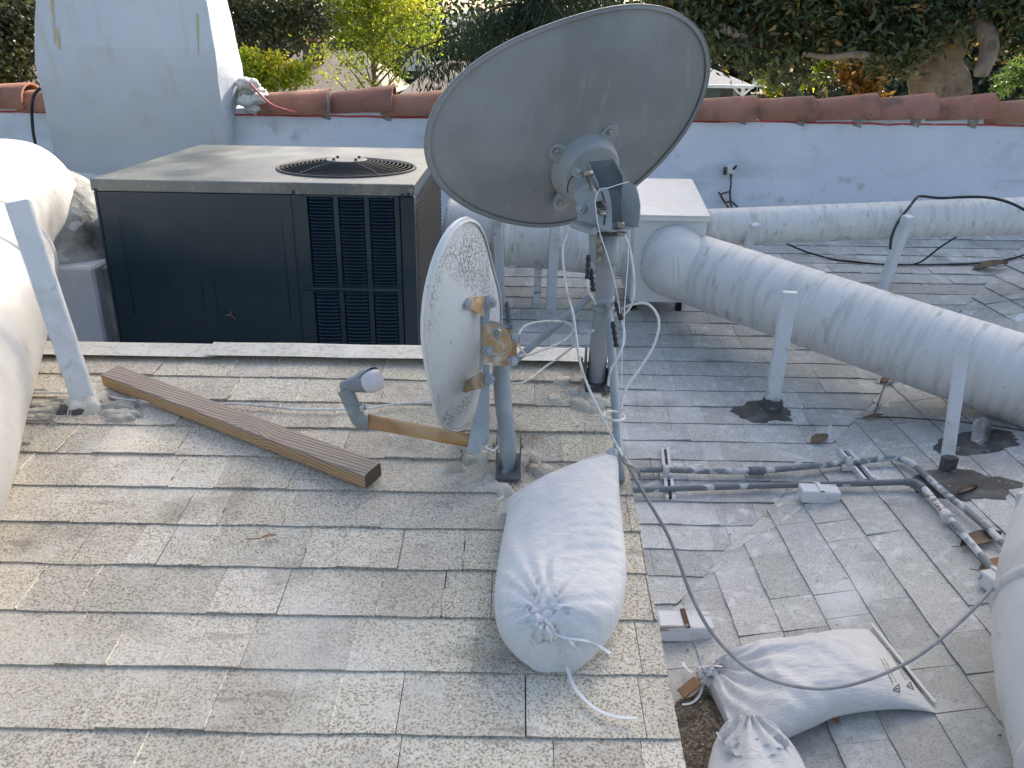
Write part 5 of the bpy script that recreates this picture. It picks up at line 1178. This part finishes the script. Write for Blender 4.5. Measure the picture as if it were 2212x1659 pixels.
# upper crown above the frame: it casts the shade
r_ = np.random.default_rng(11); bl = []
for i in range(60):
    a = r_.uniform(0, 6.28); h = r_.uniform(0, 1); R = 3.9*math.sin(math.pi*(.2+.72*h))**.8*r_.uniform(.3, 1)
    bl.append(((7.4+R*math.cos(a), 12.8+R*.85*math.sin(a), 8.0+7.6*h), (1.0, 1.0, .8)))
for i in range(54): bl.append(((r_.uniform(3.9, 5.8), r_.uniform(11.0, 13.6), r_.uniform(9.8, 14.8)), (.6, .6, .5)))
for i in range(13): bl.append(((r_.uniform(2.2, 3.9), r_.uniform(11.2, 13.4), r_.uniform(10.2, 14.2)), (.5, .5, .4)))
leaves('upper_foliage', m_mag, mg, clump(bl, 58000, 8, 8, .24, .05), .21, .45, 0, 4, .5)
# --- conifer (deodar) behind the dish
cf = thing('conifer_tree', 'dark drooping conifer behind the large satellite dish', 'tree', tuple(PY(1150, 100, 27).xy)+(0,))
tx = PY(1150, 20, 27).x
limbs('trunk', m_barkd, cf, [([V((tx, 27, 0)), V((tx, 27, 8)), V((tx+.1, 27, 17))], .42, .12)], 14)
pts = []; brs = []; r_ = np.random.default_rng(5)
for i in range(58):
    z = r_.uniform(4.4, 15); a = r_.uniform(0, 6.28); L = 4.6*(1-(z-4.4)/14)*r_.uniform(.6, 1.1); d = np.array([math.cos(a), math.sin(a)*.8]); 
    if z < 5.6 and d[0] > .4: continue
    end = np.array([tx, 27, z])+np.array([d[0]*L, d[1]*L, -.18*L]); brs.append(([V((tx, 27, z)), V((tx+d[0]*L*.5, 27+d[1]*L*.5, z-.02*L)), V(end)], .07, .015))
    m = int(560*L/3); t = r_.uniform(.12, 1, m); base = np.array([tx, 27, z])+np.c_[d[0]*L*t, d[1]*L*t, -.18*L*t**2]; base += np.c_[r_.normal(size=m)*.28, r_.normal(size=m)*.28, -r_.uniform(0, 1, m)**1.5*.75]
    pts.append(base)
limbs('branch', m_barkd, cf, brs, 6)
leaves('foliage', leafmat('conifer_needles', (.018, .040, .022), (.030, .060, .035), .15, .6), cf, np.concatenate(pts), .32, .16, 2.2, 9, .5)
# --- yellow green tree
def simple_tree(name, label, x, y, base, top, crown, nleaf, size, mat, bark, seed, r0=.14, asp=.6, tone=.5, warm=.3, nb=9, droop=0, sub=12, tight=.16):
    c = PY(x, y, base); t = thing(name, label, 'tree', (c.x, base, 0)); r = np.random.default_rng(seed)
    paths = [([V((c.x, base, 0)), V((c.x+.05, base, top*.4)), V((c.x-.05, base, top*.75)), V((c.x, base, top))], r0, r0*.25)]
    for (bx, by, bY, br) in crown:
        q = PY(bx, by, bY); z0 = max(1.2, q.z-ru(.8, 1.8)); paths.append(([V((c.x, base, min(z0, top-.2))), V((c.x, base, min(z0, top-.2))).lerp(q, .5)+V((0, 0, .15)), q], r0*.32, .012))
    limbs('trunk', bark, t, paths, 8)
    bl = [(tuple(PY(bx, by, bY)), (br, br, br*.62)) for bx, by, bY, br in crown]
    leaves('foliage', mat, t, clump(bl, nleaf, seed, sub, tight, .3), size, asp, droop, seed, tone, None, warm); return t
m_yel = leafmat('yellow_green_leaf', (.22, .36, .04), (.44, .48, .045), .6, .5)
m_yel2 = leafmat('lime_leaf', (.28, .40, .035), (.50, .50, .04), .6, .5)
m_drk = leafmat('dark_small_leaf', (.045, .065, .035), (.10, .12, .035), .35, .25)
cr = [(800, -60, 30, 1.5), (760, 10, 30, .95), (850, 10, 30, .9), (705, 30, 29.6, .7), (790, 50, 30, .9), (880, 55, 30.3, .7), (915, 95, 30.3, .5), (740, 70, 29.5, .7), (840, 95, 29.6, .75), (715, 110, 29.6, .45), (780, 125, 29.5, .65), (900, 130, 30, .4), (720, 165, 29.3, .40), (850, 160, 29.5, .5), (780, 175, 29.4, .45), (690, 5, 30, .6), (905, 15, 30.5, .6), (930, 60, 30.6, .4)]
simple_tree('maple_tree', 'bright yellow green young tree with slim upright trunk between chimney and dish', 806, 150, 30, 9.5, cr+[(650, -20, 30, .7), (640, 25, 30, .45), (935, 20, 30.5, .5), (660, 70, 30, .35), (945, 90, 30.4, .3)], 12500, .125, m_yel, m_bark, 21, .14)
cr = [(560, 145, 17, .30), (600, 165, 17, .28), (550, 175, 16.8, .25), (640, 150, 17.2, .24), (675, 135, 17.3, .15), (530, 120, 17, .22), (590, 125, 17.2, .20), (660, 172, 17, .18), (690, 108, 17.4, .13), (570, 195, 16.8, .25), (630, 185, 17, .15), (520, 165, 16.8, .2)]
simple_tree('shrub_tree', 'low lime yellow bush leaning out right of the chimney behind the parapet', 575, 180, 17, 4.6, cr, 3300, .09, m_yel2, m_bark, 33, .06, sub=8, tight=.07)
cr = [(560, 20, 20, .75), (620, 40, 20, .7), (520, 60, 19.6, .6), (590, 90, 19.6, .38), (660, 45, 20.2, .55), (500, 5, 19.8, .7), (660, 85, 19.8, .25), (540, 95, 19.6, .3), (640, 5, 20.3, .6), (700, 60, 20.4, .3), (690, 20, 20.2, .4), (480, 90, 19.6, .4), (630, 108, 19.7, .16)]
t = simple_tree('oak_tree', 'dark small leaved tree with twisting branches right of the chimney', 512, 150, 20, 7.0, cr, 6000, .11, m_drk, m_barkd, 41, .12, warm=.15)
limbs('branch', m_barkd, t, [([PY(505, 150, 19.5), PY(540, 148, 19.4), PY(575, 150, 19.4), PY(600, 140, 19.4), PY(625, 125, 19.4), PY(640, 100, 19.5)], .07, .03)], 8)
cr = [(20, 40, 16, .6), (55, 20, 16, .4), (10, 110, 15.6, .5), (60, 120, 15.6, .35), (40, 160, 15.4, .35), (0, 165, 15.4, .4), (70, 165, 15.4, .2), (-40, 60, 16, .7), (95, 60, 16.5, .5), (30, 90, 15.8, .4)]
simple_tree('oak_tree', 'dark bush filling the gap left of the chimney', 10, 150, 16, 6.0, cr, 6000, .11, m_drk, m_barkd, 43, .12, warm=.5)
# hedge, shrubs and trees behind the magnolia
def bush(name, label, crown, n, size, mat, seed, asp=.5, cat='shrub', droop=0, tone=.5, warm=.2, sub=10, tight=.12, kind=None):
    q = PY(crown[0][0], crown[0][1], crown[0][2]); t = thing(name, label, cat, (q.x, q.y, 0))
    limbs('stem', m_barkd, t, [([V((q.x, q.y, 0)), V((q.x, q.y, q.z*.6)), PY(*c[:3])], .05, .015) for c in crown[:7]], 6)
    leaves('foliage', mat, t, clump([(tuple(PY(a, b, Y)), (r*(rx[0] if rx else 1), r, r*.8)) for a, b, Y, r, *rx in crown], n, seed, sub, tight, .1), size, asp, droop, seed, tone, kind, warm); return t
m_hedge = leafmat('hedge_leaf', (.035, .052, .028), (.055, .08, .042), .15, .5)
bush('hedge', 'tall dark hedge behind the magnolia trunk', [(1850, 190, 22, .9), (1920, 175, 22, 1.0), (1980, 150, 22, 1.1), (2060, 150, 22, 1.2), (2130, 160, 22, 1.2), (2200, 150, 22, 1.3), (2260, 170, 22, 1.3), (2100, 210, 21, .8), (2180, 215, 21, .8), (1900, 225, 21, .7), (1990, 220, 21, .8), (2210, 90, 23, 1.2), (2100, 90, 23, 1.2), (1990, 90, 23, 1.1)], 17000, .20, m_hedge, 51, cat='hedge', sub=12, tight=.25)
bush('ornamental_shrub', 'orange and yellow leaved shrub left of the magnolia trunk', [(1850, 165, 15, .22), (1880, 150, 15, .25), (1830, 165, 15, .15), (1890, 200, 14.8, .16), (1870, 215, 14.8, .14), (1862, 188, 14.9, .13), (1905, 130, 15.2, .2), (1840, 140, 15.2, .18), (1885, 178, 14.9, .13)], 1500, .13, leafmat('orange_leaf_mat', (.28, .15, .04), (.34, .26, .05), .4), 53, sub=6, tight=.06)
bush('lime_shrub', 'sunlit lime green bush seen under the magnolia limb', [(1795, 135, 26, .42), (1825, 120, 26, .45), (1770, 155, 26, .28), (1850, 140, 26, .3), (1835, 160, 26.2, .35), (1800, 170, 26, .25)], 2200, .17, m_yel2, 55, sub=8)
bush('garden_shrub', 'green bush beside the far street sign', [(1675, 175, 50, .9), (1700, 160, 50, 1.2), (1660, 190, 50, .6), (1730, 150, 51, 1.4), (1665, 130, 52, 1.3)], 3000, .3, m_yel2, 57, sub=8, tight=.2)
bush('garden_shrub', 'dark bush right of the far street behind the shaded trunk', [(1790, 190, 34, .8), (1820, 200, 34, .8), (1770, 205, 34, .5), (1840, 180, 34, .9), (1780, 150, 36, 1.0), (1730, 120, 37, 1.1)], 4000, .22, m_hedge, 59)
fr = thing('fern_palm', 'bright spiky fern like shrub at the right edge above the tiles', 'shrub', (PY(2215, 160, 14).x, 14, 0))
mb = MB(); pts = []; r_ = np.random.default_rng(3)
c = PY(2232, 172, 14)
mb.tube([V((c.x, 14, 0)), c], .05, 8)
for i in range(34):
    a = r_.uniform(0, 6.28); el = r_.uniform(-.1, 1.3); d = V((math.cos(a)*math.cos(el), .7*math.sin(a)*math.cos(el), math.sin(el))); L = r_.uniform(.45, .75)
    q = [c+d*L*t-V((0, 0, .28*t*t)) for t in np.linspace(0, 1, 7)]; mb.tube(q, [.008*(1-.8*i_/6) for i_ in range(7)], 5)
    for t in np.linspace(.2, 1, 26):
        k = t*6; i0 = min(int(k), 5); b = q[i0].lerp(q[i0+1], k-i0)
        for _ in range(3): pts.append(tuple(b+V(r_.normal(size=3))*.012))
mb.build('stem', m_yel2, fr); leaves('foliage', leafmat('fern_leaf', (.12, .22, .05), (.24, .34, .10), .4, .3), fr, pts, .12, .18, .3, 7, .4)
t = thing('street_tree', 'dark shaded trunk standing by the far street under the magnolia leaves', 'tree', (PY(1706, 200, 24).x, 24, 0))
limbs('trunk', m_barkd, t, [([V((PY(1706, 200, 24).x, 24, 0)), PY(1706, 215, 24), PY(1700, 175, 24), PY(1690, 120, 24), PY(1650, 60, 24)], .27, .15), ([PY(1704, 205, 24), PY(1722, 180, 24), PY(1735, 140, 24)], .16, .09)], 12)
leaves('foliage', m_hedge, t, clump([(tuple(PY(x, y, 24)), (1.2, 1.2, .8)) for x, y in ((1650, 20), (1740, 30), (1800, 40), (1600, 40))], 6000, 77, 10, .2, .2), .2, .45, 0, 7)
# distant woods and hill
m_far = leafmat('distant_leaf', (.028, .048, .022), (.06, .09, .03), .2, .6)
fw = MB(); fw.lathe((0, 0, 0), (0, 0, 1), [(.1, 0), (.1, .1)], 6); 
wd = thing('woods', 'continuous belt of green trees filling the distance behind the houses', 'woods', (0, 75, 0)); wd['kind'] = 'stuff'
r_ = np.random.default_rng(15); bl = []
for i in range(190):
    x = r_.uniform(-75, 95); y = r_.uniform(108, 135); h = r_.uniform(7, 13); 
    for k in range(3): bl.append(((x+r_.normal()*1.5, y, h*(.35+.3*k)), (3.2, 3, 2.8)))
o = leaves('woods_foliage', m_far, wd, clump(bl, 60000, 16, 12, .8, .3), 1.1, .6, 0, 5, .6, 'stuff')
bl = []
for i in range(60):
    x = r_.uniform(-45, 12) if i < 44 else r_.uniform(24, 60); y = r_.uniform(66, 80); h = r_.uniform(5, 9)
    for k in range(2): bl.append(((x+r_.normal(), y, h*(.35+.4*k)), (2.2, 2, 2.2)))
leaves('woods_foliage', m_far, wd, clump(bl, 30000, 17, 12, .6, .3), .6, .6, 0, 5, .7, 'stuff')
mb = MB(); mb.grid(lambda u, v: V((-500+1000*u, 420+160*v, 2+v*(20+10*nz((u*7, 0, 0))+5*nz((u*22, 1, 0))))), 90, 8); tag(mb.build('hill', M('hazy_hill', (.14, .19, .22), .9, layers=[((.20, .24, .26), .02, .4, .6, .7)])), kind='structure')
# houses
m_rs = M('house_shingles', (.21, .175, .14), .85, layers=[((.34, .29, .24), 8, .45, .6, .7, dict(stretch=(1, 1, 3))), ((.10, .085, .07), 14, .5, .62, .7, dict(stretch=(.6, 1, 4)))])
m_gr = M('grey_shingles', (.17, .18, .20), .85, layers=[((.27, .28, .30), 6, .45, .6, .7)])
m_wht = M('white_trim', (.78, .77, .73), .6); m_taup = M('taupe_siding', (.20, .19, .155), .8, bump=[(3, .02, dict(kind='wave', stretch=(0, 0, 1)))]); m_glass = M('window_glass', (.06, .10, .10), .1)
def house_simple(label, x0, x1, y0, y1, ze, zr, mroof, mwall, ov=.5, gable=False):
    t = thing('house', label, 'house', ((x0+x1)/2, y0, 0)); mb = MB(); mb.box(((x0+x1)/2, (y0+y1)/2, ze/2), (x1-x0, y1-y0, ze)); mb.build('wall', mwall, t)
    ym = (y0+y1)/2; i = 0 if gable else min((y1-y0)/2, (x1-x0)*.3); mb = MB()
    a, b, c, d = V((x0-ov, y0-ov, ze)), V((x1+ov, y0-ov, ze)), V((x1+ov, y1+ov, ze)), V((x0-ov, y1+ov, ze)); r0_, r1_ = V((x0-ov+i, ym, zr)), V((x1+ov-i, ym, zr))
    k = mb.add([a, b, c, d, r0_, r1_]+[p-V((0, 0, .16)) for p in (a, b, c, d)])
    for f in ((0, 1, 5, 4), (1, 2, 5), (2, 3, 4, 5), (3, 0, 4), (9, 8, 7, 6)): mb.face([k+j for j in f])
    mb.build('roof', mroof, t); mb = MB()
    for p, q in ((a, b), (b, c), (c, d), (d, a)): mb.bar(p-V((0, 0, .1)), q-V((0, 0, .1)), .04, .22)
    mb.build('fascia', m_wht, t); return t
def win(t, x, y, z, w, h):
    mb = MB(); mb.box((x, y-.03, z), (w+.16, .06, h+.16)); f = mb.build('window', m_wht, t); mb = MB(); mb.box((x, y-.065, z), (w, .02, h)); mb.build('pane', m_glass, f)
def door(t, x, y, w, h):
    mb = MB(); mb.box((x, y-.03, h/2), (w, .06, h)); mb.build('door', m_black, t)
# right house
e = PY(1612, 182, 70)
h1 = house_simple('small taupe house with grey roof and white porch post, seen right of the dish', e.x-16, e.x-.6, 70, 80, 3.45, 5.4, m_gr, m_taup, .9)
wn = PY(1538, 200, 70); win(h1, wn.x, 70, 2.7, 2.2, 1.3); d_ = PY(1569, 205, 70); mb = MB(); mb.box((d_.x, 69.95, 2.4), (1.0, .06, 1.9)); mb.build('shutter', m_black, h1)
mb = MB(); pq = PY(1604, 200, 67.6); mb.box((pq.x, 67.6, 1.7), (.22, .22, 3.4)); mb.bar((pq.x, 67.6, 2.7), (pq.x-.8, 67.6, 3.35), .12, .12); mb.bar((pq.x, 67.6, 2.7), (pq.x+.7, 67.6, 3.35), .12, .12)
mb.box((pq.x-2.5, 67.6, 3.38), (6.6, .3, .24)); mb.build('porch', m_wht, h1)
# middle houses
a_, b_ = PY(585, 185, 52), PY(775, 185, 52)
h2 = house_simple('long low house with brown shingle roof and brick chimney seen through the yellow tree', a_.x-1, b_.x+1.2, 52, 62, 3.35, 5.55, m_rs, M('dark_olive_wall', (.07, .065, .045), .8))
q = PY(676, 120, 55); mb = MB(); mb.box((q.x, 55.5, 5.1), (1.3, .8, 2.0)); chh = mb.build('chimney', M('dark_brick', (.10, .08, .07), .9), h2); mb = MB(); mb.box((q.x, 55.5, 6.15), (1.5, .95, .12)); mb.build('chimney_cap', M('red_cap', (.45, .07, .04), .8), h2)
for k in range(4): win(h2, a_.x+2+1.8*k, 52, 2.3, 1.1, 1.2)
a_, b_ = PY(905, 183, 44), PY(1010, 183, 44)
h3 = house_simple('house with mottled brown roof and bright wall panels just left of the large dish', a_.x-.5, b_.x+3, 44, 52, 3.55, 5.2, m_rs, M('shaded_brown_wall', (.06, .05, .04), .8), .6)
mb = MB()
for x in (928, 942, 958): q = PY(x, 200, 43.9); mb.box((q.x, 43.93, 2.2), (.24 if x != 928 else .34, .08, 2.5))
mb.build('white_door_frame', m_wht, h3)
mb = MB(); q = PY(924, 150, 50); mb.prism([V((q.x-1.6, 50, 4.6)), V((q.x+.5, 50, 4.6)), V((q.x-.3, 50, 6.3))], (0, .3, 0)); g_ = mb.build('gable', m_wht, h3)
mb = MB(); mb.bar((q.x-.35, 49.9, 6.4), (q.x+.75, 49.9, 4.5), .3, .12); mb.bar((q.x-.35, 49.9, 6.4), (q.x-4.5, 52, 6.2), 1.6, .12); mb.build('gable_roof', m_rs, h3)
a_, b_ = PY(-60, 190, 30), PY(120, 190, 30)
h4 = house_simple('neighbouring house with brown roof glimpsed through the bush left of the chimney', a_.x-2, b_.x+1, 30, 40, 3.9, 6.0, m_rs, M('brown_wall', (.10, .075, .05), .8)); win(h4, PY(30, 185, 30).x, 30, 2.6, 1.2, 1.0)
q = PY(32, 22, 48); mb = MB(); mb.box((q.x, 48, 4.4), (1.8, 3, 6.6)); t = thing('shed', 'white upper wall of a building high behind the bush at the top left', 'building', (q.x, 48, 0)); mb.build('wall', m_wht, t); mb = MB(); mb.box((q.x, 48, 7.8), (2.3, 3.4, .2)); mb.build('roof', m_gr, t); door(t, q.x, 46.5, .9, 2)
# street sign
q = PY(1636, 190, 88); sg = thing('street_sign', 'white street sign with a blue corner on a thin post by the far road', 'sign', (q.x, 88, 0))
mb = MB(); mb.tube([V((q.x, 88, 0)), V((q.x, 88, 3.6))], .05, 8); mb.build('post', m_galv, sg)
mb = MB(); mb.box((q.x+.1, 87.94, 3.1), (1.3, .04, 1.0), bev=.02); mb.build('panel', m_wht, sg); mb = MB(); mb.box((q.x+.5, 87.9, 3.35), (.45, .03, .45)); mb.build('blue_panel', M('sign_blue', (.05, .1, .4), .5), sg)
# parked car by the near kerb of the driveway
q = PY(1620, 207, 84); cr_ = thing('parked_car', 'dark car roof just showing over the tiles by the far street', 'car', (q.x, 84, 0))
mb = MB()
prof = [(-2.2, .35), (-2.2, .8), (-1.3, .95), (-.7, 1.42), (.7, 1.45), (1.4, 1.0), (2.15, .85), (2.2, .35)]
mb.prism([V((q.x+x, 83.1, z)) for x, z in prof], (0, 1.7, 0)); mb.build('body', m_black, cr_, bev=.06)
mb = MB(); mb.prism([V((q.x+x, 83.08, z)) for x, z in ((-1.1, .98), (-.62, 1.36), (.62, 1.38), (1.15, 1.0))], (0, 1.74, 0)); mb.build('window', m_glass, cr_)
for sx in (-1.35, 1.35):
    for sy in (83.15, 84.75): mb = MB(); mb.lathe((q.x+sx, sy, .33), (0, 1, 0), [(0, -.1), (.33, -.1), (.33, .1), (0, .1)], 20, False); mb.build('wheel', m_dark, cr_)
# ------------------------------------------------------------------ light
SUN_AZ, SUN_EL = math.radians(25), math.radians(34)      # azimuth clockwise from +Y
w = bpy.data.worlds.new('World'); S.world = w; w.use_nodes = True; nt = w.node_tree
sky = nt.nodes.new('ShaderNodeTexSky'); sky.sky_type = 'NISHITA'; sky.sun_disc = False; sky.sun_elevation = SUN_EL; sky.sun_rotation = SUN_AZ; sky.dust_density = 5; sky.air_density = 1; sky.ozone_density = .6
nt.links.new(sky.outputs[0], nt.nodes['Background'].inputs[0]); nt.nodes['Background'].inputs[1].default_value = .15
sd = V((math.sin(SUN_AZ)*math.cos(SUN_EL), math.cos(SUN_AZ)*math.cos(SUN_EL), math.sin(SUN_EL)))
sl = bpy.data.lights.new('sun', 'SUN'); sl.energy = 3.8; sl.angle = math.radians(.5); sl.color = (1, .93, .82); so = bpy.data.objects.new('sun', sl); C.objects.link(so)
so.rotation_mode = 'QUATERNION'; so.rotation_quaternion = (-sd).to_track_quat('-Z', 'Y'); so.location = (0, 0, 30)
S.view_settings.view_transform = 'Standard'; S.view_settings.look = 'None'; S.view_settings.exposure = 1.08; S.view_settings.gamma = 1
S.render.engine = 'CYCLES'
S.cycles.max_bounces = 8; S.cycles.transparent_max_bounces = 8
